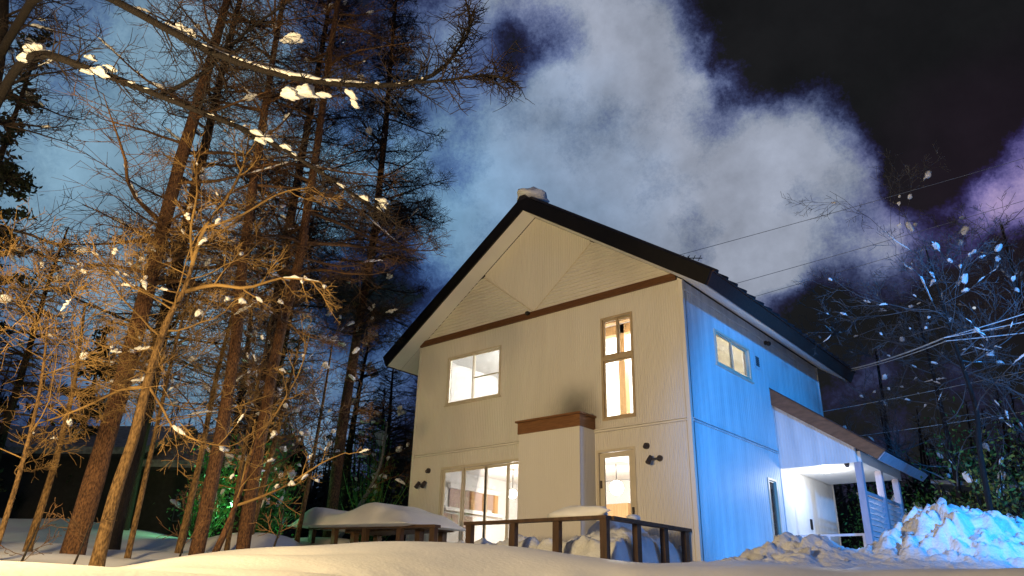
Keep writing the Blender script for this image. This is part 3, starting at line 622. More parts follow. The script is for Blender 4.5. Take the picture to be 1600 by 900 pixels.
for s in range(7):
    bm = bmesh.new()
    for k in range(14): bm.verts.new(Vector((random.gauss(0, 1), random.gauss(0, 1), random.gauss(0, .8))).normalized()*random.uniform(.7, 1.15))
    bmesh.ops.convex_hull(bm, input=bm.verts); bmesh.ops.bevel(bm, geom=bm.edges[:], offset=.09, segments=1, affect='EDGES'); me = bpy.data.meshes.new('snow_chunk'); bm.to_mesh(me); bm.free(); me.materials.append(M['snow_rough']); me.polygons.foreach_set('use_smooth', [True]*len(me.polygons)); chunks.append(me)
k = 0
while k < 60:
    x, y = random.uniform(.5, 6.4), random.uniform(-3.6, 2.4); h = float(heap_h(x, y))
    if h < .06 or random.random() > h*1.5+.15: continue
    i_ = min(n1-1, int((x-.2)/6.6*(n1-1))); j_ = min(n2-1, int((y+4)/7*(n2-1)))
    s = .03+.085*random.random()**2.2; o = bpy.data.objects.new('snow_chunk', random.choice(chunks)); COL.objects.link(o)
    o.location = (x, y, HZ[i_, j_]+s*random.uniform(-.25, .35)); o.scale = (s*random.uniform(.8, 1.5), s*random.uniform(.8, 1.5), s*random.uniform(.5, 1)); o.rotation_euler = (random.uniform(-.5, .5), random.uniform(-.5, .5), random.random()*6); par(o, heap); k += 1
for (x, y, z, s) in ((3.72, -.1, 1.36, .13), (3.70, -.14, 1.22, .18), (3.82, .05, 1.28, .14), (3.9, .3, 1.25, .16), (3.55, -.3, 1.02, .17)):
    o = bpy.data.objects.new('snow_chunk', random.choice(chunks)); COL.objects.link(o); o.location = (x, y, z); o.scale = (s, s*1.1, s*.9); o.rotation_euler = (random.random(), .4, random.random()*6); par(o, heap)

# ------------------------------------------------------------------ trees
class Tubes:
    def __init__(s): s.g = {}
    def add(s, P, Rr):                         # P (M,K,3) R (M,K)
        P = np.asarray(P, float); Rr = np.asarray(Rr, float)
        if P.ndim == 2: P = P[None]; Rr = Rr[None]
        s.g.setdefault(P.shape[1], []).append((P, Rr))
    def build(s, name, m, parent, sides=3, big=None):
        VV = []; FF = []; off = 0
        for K, lst in s.g.items():
            P = np.concatenate([a for a, b in lst]); Rr = np.concatenate([b for a, b in lst]); Mn = len(P)
            T = np.gradient(P, axis=1); T /= np.linalg.norm(T, axis=2, keepdims=True)+1e-9
            ref = np.where(np.abs(T[..., 2:3]) > .9, np.array([1., 0, 0]), np.array([0, 0, 1.]))
            A = np.cross(T, ref); A /= np.linalg.norm(A, axis=2, keepdims=True)+1e-9; B = np.cross(T, A)
            n = sides if big is None or K < 8 else big
            th = np.arange(n)*2*np.pi/n
            ringv = P[:, :, None, :]+Rr[:, :, None, None]*(A[:, :, None, :]*np.cos(th)[None, None, :, None]+B[:, :, None, :]*np.sin(th)[None, None, :, None])
            VV.append(ringv.reshape(-1, 3))
            base = (np.arange(Mn)*K*n)[:, None, None]+(np.arange(K-1)*n)[None, :, None]; j = np.arange(n)[None, None, :]; j2 = (j+1) % n
            q = np.stack([base+j, base+j2, base+n+j2, base+n+j], -1).reshape(-1, 4)+off
            FF.append(q); off += Mn*K*n
        return np_mesh(name, np.concatenate(VV), np.concatenate(FF), m, parent, True)
def unit(v): return v/(np.linalg.norm(v, axis=-1, keepdims=True)+1e-9)
def smooth_path(wp, n):
    wp = np.array(wp, float); t = np.linspace(0, len(wp)-1, n); out = []
    for q in t:
        i = min(int(q), len(wp)-2); f = q-i; p0 = wp[max(i-1, 0)]; p1 = wp[i]; p2 = wp[i+1]; p3 = wp[min(i+2, len(wp)-1)]
        out.append(.5*((2*p1)+(-p0+p2)*f+(2*p0-5*p1+4*p2-p3)*f*f+(-p0+3*p1-3*p2+p3)*f**3))
    return np.array(out)
def side_twigs(P, D, Ln, rng, K=4, fwd_w=.55, lat=1.0, upw=.0, rnd=.35, curl=.15, r0=.006, r1=.003):
    Mn = len(P); lat_v = unit(np.cross(D, np.array([0, 0, 1.]))); sgn = rng.choice([-1, 1], size=(Mn, 1))
    vert = np.array([0, 0, 1.])*rng.normal(upw, .35, size=(Mn, 1))
    d = unit(D*fwd_w+lat_v*sgn*lat+vert+rng.normal(0, rnd, size=(Mn, 3))); pts = [P]; cur = P; step = (Ln/(K-1))[:, None]
    for k in range(K-1):
        cur = cur+d*step; pts.append(cur); d = unit(d+rng.normal(0, curl, size=(Mn, 3))+np.array([0, 0, .06]))
    rad = np.linspace(1, 0, K)[None, :]*(r0-r1)+r1
    return np.stack(pts, 1), np.repeat(rad, Mn, 0)
def sample_along(P, n, rng, lo=.15, hi=1.0):
    """P (K,3) polyline -> points, directions at n random parameters"""
    K = len(P); t = rng.uniform(lo, hi, n)*(K-1); i = np.minimum(t.astype(int), K-2); f = (t-i)[:, None]
    return P[i]*(1-f)+P[i+1]*f, unit(P[i+1]-P[i]), t/(K-1)
CL = [lump('snow_clump', None, (1, .85, .70), i+11, 'snow', 3, .55, -.42, 0, 1.15) for i in range(8)]
def clump(parent, p, s, d=None, el=1.4):
    o = bpy.data.objects.new('snow_clump', random.choice(CL)); COL.objects.link(o); o.location = p
    o.scale = (s*el, s, s*random.uniform(.75, 1.1))
    rz = math.atan2(d[1], d[0]) if d is not None else random.random()*6
    tilt = -math.asin(max(-.9, min(.9, float(d[2])))) if d is not None else 0
    o.rotation_euler = (random.uniform(-.3, .3), tilt, rz); par(o, parent)
def place_clumps(parent, limbs, n, rng, s0, s1, lo=.2, zmax=99):
    for _ in range(n):
        Pl, rad = limbs[rng.integers(len(limbs))]; p, d, t = sample_along(Pl, 1, rng, lo, .9)
        if p[0][2] > zmax: continue
        s = rng.uniform(s0, s1)*(1 if rng.random() > .2 else 1.5)
        clump(parent, p[0]+np.array([0, 0, s*.12]), s*.85, d[0], rng.uniform(.9, 1.45))
def place_strips(parent, limbs, n, rng, w0=.018, w1=.045):
    """snow lying along the upper side of a limb: an uneven ridge, one part each"""
    for _ in range(n):
        Pl, _r = limbs[rng.integers(len(limbs))]; K = len(Pl); c = rng.uniform(.2, .85); h = rng.uniform(.05, .16); t_ = np.linspace(max(.02, c-h), min(1, c+h), 11)*(K-1)
        i = np.minimum(t_.astype(int), K-2); f = (t_-i)[:, None]; P = Pl[i]*(1-f)+Pl[i+1]*f; w = rng.uniform(w0, w1)
        if abs(P[-1, 2]-P[0, 2]) > .9*np.linalg.norm(P[-1]-P[0]): continue
        rad = w*np.sin(np.linspace(.08, np.pi-.08, 11))**.6*rng.uniform(.45, 1.25, 11); P = P+np.array([0, 0, 1])*(rad*.75)[:, None]+rng.normal(0, .3, (11, 3))*w*.35
        tb_ = Tubes(); tb_.add(P, rad); tb_.build('snow_strip', 'snow', parent, 7)
def larch(wp, r0, label, hb, ht, rc, nl, seed, tw=13, stw=5, bk='bark_larch', tm='twig_dark', clumps=30, cs=(.05, .12), group='larches beside the house', name='larch_tree', top_r=.02, dens=1.0, trunk_sides=12, prefer=None, strips=6):
    rng = np.random.default_rng(seed); wp = [tuple(w) for w in wp]; t = empty(name, wp[0]); tag(t, label, 'tree', group)
    top = np.array(wp[-1]); 
    if top[2] < ht: wp.append((top[0]+(top[0]-wp[-2][0])*.15, top[1], ht))
    tp = smooth_path(wp, 34); tp[:, :2] += np.cumsum(np.cumsum(rng.normal(0, .006, (34, 2)), 0)*.35+rng.normal(0, .008, (34, 2)), 0)*np.linspace(.2, 1, 34)[:, None]; h = (tp[:, 2]-tp[0, 2])/(tp[-1, 2]-tp[0, 2])
    rad = r0*(1-h)**.8+top_r; rad[0] *= 1.25; tp[0, 2] -= .35
    tt = Tubes(); tt.add(tp, rad*(1+rng.normal(0, .03, 34))); tt.build('trunk', bk, t, trunk_sides, trunk_sides)
    lb = Tubes(); tg = Tubes(); limbs = []; P1 = []; D1 = []; L1 = []
    for i in range(nl):
        q = rng.uniform(0, 1)**.9; z = hb+(ht-hb)*q*.97; k = np.searchsorted(tp[:, 2], z); k = min(max(k, 1), 33)
        f = (z-tp[k-1, 2])/(tp[k, 2]-tp[k-1, 2]+1e-9); p = tp[k-1]*(1-f)+tp[k]*f
        ln = rc*((1-q)**.75*.9+.12)*rng.uniform(.6, 1.15)
        if z < hb+.6: ln *= rng.uniform(.4, .9)
        a = rng.uniform(0, 2*np.pi) if prefer is None or rng.random() > .45 else rng.normal(prefer, .6)
        el = rng.normal(.10+.35*q, .14); d = np.array([math.cos(a)*math.cos(el), math.sin(a)*math.cos(el), math.sin(el)]); K = 8; pl = [p]; c = p.copy()
        for s in range(K-1):
            c = c+d*ln/(K-1); pl.append(c.copy()); d = unit(d+rng.normal(0, .11, 3)+np.array([0, 0, -.05 if s < 3 else .07]))
        pl = np.array(pl); rr = np.linspace(.010+.011*ln, .005, K); lb.add(pl, rr); limbs.append((pl, rr))
        n = int(ln*tw*dens)+2; pp, dd, tq = sample_along(pl, n, rng, .12, 1); P1.append(pp); D1.append(dd); L1.append(ln*(.10+.28*(1-tq))*rng.uniform(.5, 1.3, n)+.10)
    P1 = np.concatenate(P1); D1 = np.concatenate(D1); L1 = np.concatenate(L1)
    tp1, tr1 = side_twigs(P1, D1, L1, rng, 4, r0=.0062, r1=.0035); tg.add(tp1, tr1)
    if stw:
        idx = np.repeat(np.arange(len(tp1)), stw); f = rng.uniform(.2, 1, len(idx))*3; i0 = np.minimum(f.astype(int), 2); g = (f-i0)[:, None]
        A = tp1[idx, i0]; B = tp1[idx, i0+1]; P2 = A*(1-g)+B*g; D2 = unit(B-A); L2 = L1[idx]*rng.uniform(.25, .6, len(idx))+.03
        p2, q2 = side_twigs(P2, D2, L2, rng, 3, fwd_w=.8, rnd=.45, r0=.0042, r1=.0026); tg.add(p2, q2)
    [tg.g.setdefault(k_, []).extend(v_) for k_, v_ in lb.g.items()]; tg.build('crown', tm, t, 3, 5)
    place_clumps(t, limbs, clumps, rng, *cs); place_strips(t, limbs, strips, rng)
    return t, limbs
def bare_tree(wp, r0, label, seed, nl=12, ln=1.6, levels=3, bk='bark_yellow', tm='twig_yellow', clumps=14, cs=(.05, .11), group='bare broadleaf trees', name='bare_tree', start=.35, extra=(), upb=.1, kids=6, decay=.52, thick=.32, cat='tree', strips=12, sw=(.018, .045)):
    rng = np.random.default_rng(seed); t = empty(name, wp[0]); tag(t, label, cat, group)
    tp = smooth_path(wp, 26); h = np.linspace(0, 1, 26); rad = r0*(1-h*.72); rad[0] *= 1.3; tp[0, 2] -= .3
    tt = Tubes(); tt.add(tp, rad); tt.build('trunk', bk, t, 12, 12)
    lb = Tubes(); limbs = []
    def br(p, d, l, r, lev):
        K = 8 if lev == 0 else (6 if lev == 1 else 4); pl = [p]; c = np.array(p, float)
        for s in range(K-1):
            c = c+d*l/(K-1); pl.append(c.copy()); d = unit(d+rng.normal(0, .16, 3)+np.array([0, 0, upb*.4]))
        pl = np.array(pl); rr = np.linspace(r, max(.003, r*.35), K); lb.add(pl, rr); 
        if lev < 2: limbs.append((pl, rr))
        if lev < levels:
            n = kids if lev < 2 else 4; pp, dd, tq = sample_along(pl, n, rng, .22, 1)
            for q, e, w in zip(pp, dd, tq):
                sd_ = unit(np.cross(e, rng.normal(0, 1, 3))); br(q, unit(e*.75+sd_*.8+np.array([0, 0, upb])), l*decay*rng.uniform(.6, 1.2)*(1.15-.5*w), max(.003, r*.5*(1.1-.5*w)), lev+1)
    for i in range(nl):
        pp, dd, tq = sample_along(tp, 1, rng, start, 1); a = rng.uniform(0, 6.28)
        r_ = r0*(1-tq[0]*.72); br(pp[0], unit(np.array([math.cos(a), math.sin(a), rng.uniform(.05, .8)])), ln*rng.uniform(.6, 1.2), r_*thick, 0)
    for pts, r in extra:
        pl = smooth_path(pts, 12); rr = np.linspace(r, r*.3, 12); lb.add(pl, rr); limbs.append((pl, rr))
        pp, dd, tq = sample_along(pl, 9, rng, .2, 1)
        for q, e, w in zip(pp, dd, tq):
            sd_ = unit(np.cross(e, rng.normal(0, 1, 3))); br(q, unit(e*.7+sd_*.8), .55*rng.uniform(.5, 1.2), r*.4, 1)
    lb.build('crown', tm, t, 4, 6)
    place_clumps(t, limbs, clumps, rng, *cs); place_strips(t, limbs, strips, rng, *sw)
    return t, limbs

T1, _l = larch([(-5.64,-7.65,.43),(-5.54,-7.57,2.49),(-5.48,-7.52,4.13),(-5.45,-7.49,5.73),(-5.42,-7.47,7.65),(-5.37,-7.42,10.1)], .13,
  'thick leaning larch at the left, widest of the lit trunks', 3.0, 15.5, 3.3, 54, 101, clumps=22, cs=(.03, .08), tm='twig_brown', tw=11, stw=5, strips=34)
larch([(-4.82,-6.28,.37),(-4.78,-6.25,1.47),(-4.75,-6.23,2.85),(-4.76,-6.24,4.03),(-4.81,-6.27,4.94),(-4.83,-6.30,6.04),(-4.9,-6.36,9.06)], .088,
  'orange-barked larch second from the left railing, lit at its foot', 4.3, 14.5, 2.9, 48, 103, clumps=22, cs=(.03, .08), tm='twig_brown', tw=11, stw=5, strips=34)
larch([(-5.21,-5.31,.52),(-5.23,-5.32,1.62),(-5.22,-5.31,2.89),(-5.21,-5.31,4.28),(-5.16,-5.26,5.4),(-5.18,-5.28,7.15),(-5.27,-5.36,11.0)], .088,
  'orange-barked larch between the forked sapling and the railing', 4.4, 16, 2.9, 56, 104, clumps=22, cs=(.03, .08), tm='twig_brown', tw=12, stw=5, strips=36)
larch([(-7.91,-1.68,1.1),(-7.92,-1.69,3.24),(-7.87,-1.65,5.07),(-7.8,-1.59,6.71),(-7.74,-1.54,8.29),(-7.74,-1.54,11.8),(-7.8,-1.6,15.5)], .115,
  'slender larch standing just behind the snow slab, near the house', 5.6, 18.5, 2.3, 150, 105, clumps=16, cs=(.04, .09), strips=34, tw=23, prefer=.4)
larch([(-8.3,-3.6,1.05),(-8.25,-3.6,5),(-8.2,-3.6,9),(-8.1,-3.5,14)], .13, 'dark larch behind the railing with a dense crown', 5.2, 17.5, 2.5, 120, 106, clumps=16, cs=(.04, .09), strips=34, tw=22, bk='bark_dark')
larch([(-7.2,-6.5,.6),(-7.2,-6.45,4),(-7.15,-6.4,9),(-7.1,-6.35,13)], .12, 'dark-stemmed larch behind the thick leaning one', 3.6, 16, 2.5, 56, 107, clumps=12, cs=(.03, .08), strips=20, tw=8, stw=4, bk='bark_dark')
# left edge giant: trunk at the frame's edge with two long snowy limbs crossing overhead
t, _l = larch([(-4.9,-9.75,.10),(-5.2,-9.95,2.4),(-5.3,-10.1,4.2),(-5.45,-10.2,5.6),(-5.7,-10.4,7.6),(-6,-10.7,9.5)], .17,
  'black-barked larch at the left edge whose long limbs cross overhead', 3.4, 12.5, 2.0, 60, 109, bk='bark_dark', tm='twig_dark', clumps=20, cs=(.05, .11))
rng = np.random.default_rng(5); lb = Tubes(); tg = Tubes(); NL = []
for wp, r in (([(-5.5,-10.22,5.9),(-3.9,-10.4,6.0),(-2.72,-10.42,5.74),(-2.29,-10.05,5.58),(-1.89,-9.3,5.43),(-1.25,-8.36,5.12),(-1.04,-7.64,4.93),(-.58,-7.25,4.51),(-.25,-6.97,4.23)], .062),
              ([(-5.6,-10.35,7.0),(-3.4,-10.5,7.0),(-2.38,-10.13,6.69),(-1.72,-9.55,6.22),(-1.14,-9.06,5.81),(-.8,-8.5,5.72),(-.27,-8.04,5.60),(.31,-7.54,5.60),(.64,-7.25,5.78),(.83,-7.09,6.13),(.94,-7.0,6.53),(.88,-7.04,6.9)], .058),
              ([(-1.89,-9.3,5.43),(-1.5,-9.0,5.8),(-1.1,-8.8,6.3),(-.7,-8.5,6.8)], .028), ([(.31,-7.54,5.62),(.75,-7.2,5.66),(1.1,-6.9,5.75),(1.35,-6.7,5.7)], .02)):
    pl = smooth_path(wp, 26); rr = np.linspace(r, .012, 26); lb.add(pl, rr); NL.append((pl, rr))
    n = int(len(wp)*13); pp, dd, tq = sample_along(pl, n, rng, .25, 1); Ls = rng.uniform(.25, .75, n)*(1.1-.5*tq)
    a, b = side_twigs(pp, dd, Ls, rng, 6, fwd_w=.6, r0=.010, r1=.003, curl=.2); tg.add(a, b)
    ix = np.repeat(np.arange(n), 7); f = rng.uniform(.25, 1, len(ix))*5; i0 = np.minimum(f.astype(int), 4); g = (f-i0)[:, None]; A = a[ix, i0]; B = a[ix, i0+1]
    p2, q2 = side_twigs(A*(1-g)+B*g, unit(B-A), Ls[ix]*rng.uniform(.15, .5, len(ix))+.03, rng, 4, fwd_w=.8, r0=.005, r1=.0025); tg.add(p2, q2)
lb.build('overhanging_limbs', 'bark_dark', t, 8, 8); tg.build('overhanging_twigs', 'twig_dark', t, 3)
place_clumps(t, NL[:2], 34, rng, .022, .055, .3); place_strips(t, NL[:2], 7, rng, .022, .045)
for p, s, d, k in (((-.50,-8.22,5.48), .30, (.7,.6,-.1), 9), ((-.08,-7.85,5.40), .16, (.3,.3,-.6), 5), ((-1.15,-8.2,5.08), .22, (.6,.7,-.3), 6), ((-.45,-7.15,4.48), .22, (.7,.5,-.5), 7),
                ((-2.9,-10.45,5.85), .22, (1,.2,0), 6), ((-.75,-8.45,6.25), .16, (.7,.6,0), 4), ((-1.6,-9.4,6.2), .20, (.7,.6,-.4), 5), ((-2.2,-9.95,5.6), .18, (.6,.6,-.2), 4)):
    for q in range(k):
        f = rng.uniform(-1, 1); clump(t, np.array(p)+np.array(d)*s*f+rng.normal(0, .025, 3)+np.array([0, 0, rng.uniform(-.05, .04)]), rng.uniform(.045, .095)*(1.15-abs(f)*.5), d, rng.uniform(1, 1.5))
# broadleaf trees lit from the front
bare_tree([(-3.79,-8.04,.25),(-3.77,-8.02,1.11),(-3.71,-7.97,1.82),(-3.69,-7.95,2.76),(-3.63,-7.9,3.39),(-3.52,-7.81,3.87),(-3.50,-7.79,4.3)], .085,
  'slim yellow-barked bare tree in front of the thick larch', 21, nl=9, ln=1.3, start=.5, clumps=12, cs=(.025, .055), strips=30,
  extra=[([(-3.70,-7.96,2.45),(-3.95,-8.15,2.42),(-4.3,-8.4,2.2),(-4.7,-8.6,2.05),(-5.2,-8.8,1.95)], .024), ([(-3.70,-7.96,2.5),(-3.5,-7.8,2.2),(-3.3,-7.65,1.9),(-3.0,-7.4,1.75),(-2.7,-7.2,1.7)], .020),
   ([(-3.54,-7.82,3.8),(-3.25,-7.55,3.93),(-2.9,-7.25,3.9),(-2.5,-6.95,4.05),(-2.1,-6.6,4.0)], .034), ([(-3.50,-7.79,4.2),(-3.45,-7.75,4.8),(-3.25,-7.6,5.3),(-3.15,-7.5,5.9),(-3.2,-7.5,6.6)], .034), ([(-3.50,-7.79,4.25),(-3.65,-7.85,4.8),(-3.6,-7.9,5.4),(-3.8,-8.0,6.0)], .026), ([(-3.45,-7.75,4.8),(-3.1,-7.45,5.0),(-2.7,-7.1,5.4),(-2.3,-6.8,5.5)], .022)])
bare_tree([(-3.72,-6.66,.30),(-3.62,-6.56,.75),(-3.55,-6.5,1.15),(-3.50,-6.46,1.5),(-3.42,-6.4,2.1)], .052, 'forked bare sapling with snow in its crook', 22, nl=4, ln=.8, start=.4, clumps=8, cs=(.025, .05), strips=8, bk='bark_larch', tm='twig_yellow', kids=3,
  extra=[([(-3.56,-6.5,1.1),(-3.3,-6.3,1.22),(-3.0,-6.05,1.42),(-2.7,-5.8,1.7),(-2.45,-5.6,1.85)], .022), ([(-3.52,-6.48,1.3),(-3.5,-6.45,1.8),(-3.3,-6.3,2.3),(-3.1,-6.1,3.0),(-3.05,-6.05,3.6)], .022)])
bare_tree([(-6.9,-4.2,1.0),(-6.8,-4.1,2.2),(-6.7,-4.0,3.5),(-6.6,-3.9,5.0)], .07, 'orange-lit twiggy bare tree behind the deck railing', 23, nl=18, ln=1.5, start=.3, clumps=26, cs=(.04, .11), tm='twig_brown')
bare_tree([(-9.2,-.6,1.1),(-8.9,-.1,2.1),(-8.7,.2,3.0),(-8.8,.4,4.2)], .08, 'pale leaning bare stem beside the house wall', 24, nl=10, ln=1.1, start=.35, clumps=16, cs=(.05, .12), bk='bark_pale', tm='twig_brown')
for i, (x, y, s) in enumerate(((-2.3,-9.35,.5), (-3.3,-7.3,.6), (-1.9,-6.9,.55), (-2.5,-8.8,.5))):
    bare_tree([(x, y, gz(x, y)), (x+.05, y+.03, gz(x, y)+s*.5), (x-.04, y+.1, gz(x, y)+s)], .014, ['tiny twig sapling at the far left in the snow', 'short stump-like sapling beside the slim yellow tree', 'thin bent sapling left of the deck railing', 'small twiggy sapling in front of the dark larch foot'][i], 30+i, nl=5, ln=.4, levels=1, start=.2, clumps=0, bk='bark_dark', tm='twig_brown', group='saplings in the snow', name='sapling', strips=0)
bare_tree([(-6.3,-8.0,.5),(-6.25,-7.95,1.8),(-6.2,-8.0,3.0),(-6.3,-8.1,4.2)], .06, 'tangled golden-twigged tree left of the thick larch', 26, nl=14, ln=2.3, start=.5, clumps=5, cs=(.03, .08), tm='twig_yellow', strips=12, upb=-.02, group='bare broadleaf trees')
bare_tree([(-6.1,-5.9,.55),(-6.05,-5.85,2.0),(-6.1,-5.8,3.6),(-6.0,-5.7,5.4),(-6.0,-5.6,6.6)], .06, 'tall tangled bare tree between the two orange larches', 27, nl=18, ln=1.9, start=.3, clumps=12, cs=(.03, .08), tm='twig_brown', strips=30, upb=.05)
bare_tree([(-7.3,-2.9,1.0),(-7.2,-2.85,2.4),(-7.15,-2.8,3.8),(-7.2,-2.7,5.4)], .055, 'twiggy tree right beside the slender larch by the house', 28, nl=18, ln=1.6, start=.2, clumps=12, cs=(.04, .09), tm='twig_brown', strips=26)
bare_tree([(-4.6,-8.9,.3),(-4.65,-8.85,1.3),(-4.6,-8.9,2.4),(-4.75,-9.0,3.4)], .038, 'thin golden-twigged tree at the left edge before the shed', 36, nl=14, ln=1.9, start=.3, clumps=4, cs=(.02, .05), tm='twig_yellow', strips=12, upb=.02)
bare_tree([(-5.6,-6.9,.45),(-5.55,-6.9,2.2),(-5.6,-6.85,3.8),(-5.5,-6.8,5.2)], .045, 'golden-twigged tree crowded between the leaning larch and its neighbour', 37, nl=20, ln=1.8, start=.3, clumps=6, cs=(.02, .05), tm='twig_yellow', strips=20, upb=.03)
bare_tree([(-6.4,-4.9,.7),(-6.35,-4.9,2.4),(-6.4,-4.8,4.0),(-6.3,-4.8,5.6)], .045, 'amber-twigged tree just behind the two orange larches', 38, nl=20, ln=1.6, start=.2, clumps=8, cs=(.025, .06), tm='twig_yellow', strips=20, upb=.03)
# background trees on the left
bgp = [(-11.5,-4.5), (-13,-1.5), (-10.5,.5), (-14.5,-6.5), (-9.6,2.5), (-12.5,3.5), (-16,1), (-10.2,-2.2), (-18,-7.5), (-8.9,4.8), (-15,5.5), (-19,3)]
for i, (x, y) in enumerate(bgp):
    z = gz(x, y); h = random.uniform(7.5, 10.5) if y < 0 else random.uniform(5.5, 7)
    larch([(x, y, z), (x+.05, y, z+h*.4), (x+random.uniform(-.3, .3), y, z+h*.8)], random.uniform(.08, .13), 'dark bare larch in the woods behind the left railing', z+random.uniform(1.5, 3.5), z+h, random.uniform(1.6, 2.2), 100, 200+i, tw=9, stw=3, bk='bark_dark', tm='twig_brown' if i % 3 == 0 else 'twig_dark', clumps=12, cs=(.04, .10), group='larches in the background wood', trunk_sides=8)
# evergreens: dark conifers at far left, leafy shrubs
def leaves(name, parent, C, size, m, rng):
    n = len(C); a = unit(rng.normal(0, 1, (n, 3))); b = unit(np.cross(a, rng.normal(0, 1, (n, 3)))); s = (size*rng.uniform(.6, 1.3, n))[:, None]
    V = np.stack([C-a*s, C+b*s*.45, C+a*s, C-b*s*.45], 1).reshape(-1, 3); return np_mesh(name, V, np.arange(n*4).reshape(-1, 4), m, parent, False)
def conifer(x, y, h, r, seed, label, m='needles', n=13000):
    rng = np.random.default_rng(seed); z = gz(x, y); t = empty('conifer_tree', (x, y, z)); tag(t, label, 'tree', 'dark conifers at the left')
    tt = Tubes(); tt.add(np.array([(x, y, z-.2+h*q/7) for q in range(8)]), np.linspace(.16, .02, 8)); tt.build('trunk', 'bark_dark', t, 8, 8)
    C = []; limbs = []
    for i in range(70):
        q = rng.uniform(0, 1); zz = z+.6+(h-.6)*q; ln = r*(1-q)**.85*rng.uniform(.7, 1.1)+.15; a = rng.uniform(0, 6.28); d = np.array([math.cos(a), math.sin(a), -.25]); pl = np.array([x, y, zz])+d*np.linspace(0, ln, 6)[:, None]+np.array([0, 0, .25])*(np.linspace(0, 1, 6)**2)[:, None]*ln
        limbs.append((pl, None)); k = int(n*ln/(70*r*.6)); pp, dd, tq = sample_along(pl, max(k, 4), rng, .1, 1); C.append(pp+rng.normal(0, .10, pp.shape)*np.array([1, 1, .6]))
    lt = Tubes(); [lt.add(pl, np.linspace(.03, .008, 6)) for pl, _ in limbs]; lt.build('branches', 'bark_dark', t, 4)
    leaves('crown', t, np.concatenate(C), .075, m, rng); place_clumps(t, [(a, a) for a, b in limbs], 16, rng, .07, .2, .4)
for i, (x, y, h, r, lb_) in enumerate(((-10.6,-9.0,11,1.5,'dark conifer filling the far left edge'), (-15.6,-7.6,7.5,1.7,'dark conifer above the left shed roof'), (-19,-3.2,6.5,1.8,'dark conifer behind the ridge of the left shed'))): conifer(x, y, h, r, 300+i, lb_)
def shrub(x, y, h, r, seed, label, m, n=1100, group='evergreen shrubs', size=.055, stem='stem_green', ns=60):
    rng = np.random.default_rng(seed); z = gz(x, y); t = empty('evergreen_shrub', (x, y, z)); tag(t, label, 'shrub', group); tb_ = Tubes(); C = []; limbs = []
    for i in range(ns):
        a = rng.uniform(0, 6.28); e = rng.uniform(.35, 1.5); ln = h*rng.uniform(.55, 1.05); d = np.array([math.cos(a)*math.cos(e)*r/h*1.2, math.sin(a)*math.cos(e)*r/h*1.2, math.sin(e)]); pl = np.array([x, y, z-.05])+d*np.linspace(0, ln, 7)[:, None]+np.cumsum(rng.normal(0, .03, (7, 3)), 0)
        tb_.add(pl, np.linspace(.020, .005, 7)); limbs.append((pl, None)); pp, dd, tq = sample_along(pl, n//ns, rng, .25, 1.05); C.append(pp+rng.normal(0, .14, pp.shape))
    tb_.build('stems', stem, t, 4); leaves('foliage', t, np.concatenate(C), size, m, rng); place_clumps(t, limbs, 8, rng, .05, .14, .6)
SH_L = [(-9.2,-3.9,2.2,.7,'leaf_green','glowing green shrub behind the forked sapling'), (-9.4,-2.4,2.6,.9,'leaf_green','green leafy shrub behind the deck snow slab'), (-9.2,.5,3.4,1.1,'leaf_olive','tall leafy shrub against the left house wall'), (-8.6,2.4,3.2,1.1,'leaf_olive','leafy shrub farther back along the house wall'), (-11.5,-1.4,3.4,1.2,'leaf_green','green shrub deep in the wood behind the larches'), (-7.6,-3.6,1.5,.6,'leaf_green','low green-stemmed clump just left of the snow slab')]
for i, (x, y, h, r, m, lb_) in enumerate(SH_L): shrub(x, y, h, r, 400+i, lb_, m)
# right side: bare tree with snow puffs, dark greenery
bare_tree([(3.82,3.15,1.3),(3.86,3.18,2.67),(3.93,3.24,3.36),(3.86,3.19,4.31),(3.8,3.13,5.06),(3.75,3.09,5.84),(3.7,3.1,6.6)], .05, 'bare tree holding puffs of snow right of the porch', 51, nl=20, ln=2.0, start=.25, levels=3, bk='bark_dark', tm='twig_grey', clumps=36, cs=(.025, .065), strips=50, group='bare trees on the right', kids=5, sw=(.010, .028))
bare_tree([(2.6,7.5,1.3),(2.65,7.5,3),(2.6,7.6,5),(2.5,7.6,7)], .08, 'bare tree behind the porch roof with small snow puffs', 52, nl=18, ln=2.2, start=.25, levels=3, bk='bark_dark', tm='twig_grey', clumps=14, cs=(.025, .055), strips=26, group='bare trees on the right', kids=5, sw=(.010, .028))
bare_tree([(4.6,7,1.4),(4.65,7,3.5),(4.7,7.1,6),(4.7,7.2,8.5)], .09, 'bare tree at the far right edge behind the snow heap', 53, nl=20, ln=2.3, start=.2, levels=3, bk='bark_dark', tm='twig_grey', clumps=16, cs=(.025, .055), strips=30, group='bare trees on the right', kids=5, sw=(.010, .028))
bare_tree([(.6,10.5,1.4),(.65,10.5,4),(.7,10.6,7)], .1, 'bare tree showing between the roof eave and the porch roof', 54, nl=18, ln=2.4, start=.2, levels=3, bk='bark_dark', tm='twig_grey', clumps=14, cs=(.03, .06), group='bare trees on the right', kids=5, sw=(.010, .028))
SH_R = [(3.4,6.2,2.6,1.4,'leaf_olive','olive-leaved shrub right behind the porch screen'), (4.6,5.2,2.9,1.5,'leaf_olive','olive-leaved shrub above the right snow heap'), (2.2,9.5,3.4,1.8,'leaf_green','dark green shrub behind the porch posts'), (4.6,9.5,3.6,1.9,'leaf_olive','tall olive-leaved shrub at the right edge'), (.6,9.2,2.6,1.4,'leaf_green','green shrub seen through the open porch'), (3.2,11.5,4.2,2.0,'leaf_green','tallest dark green shrub behind the right bare trees')]
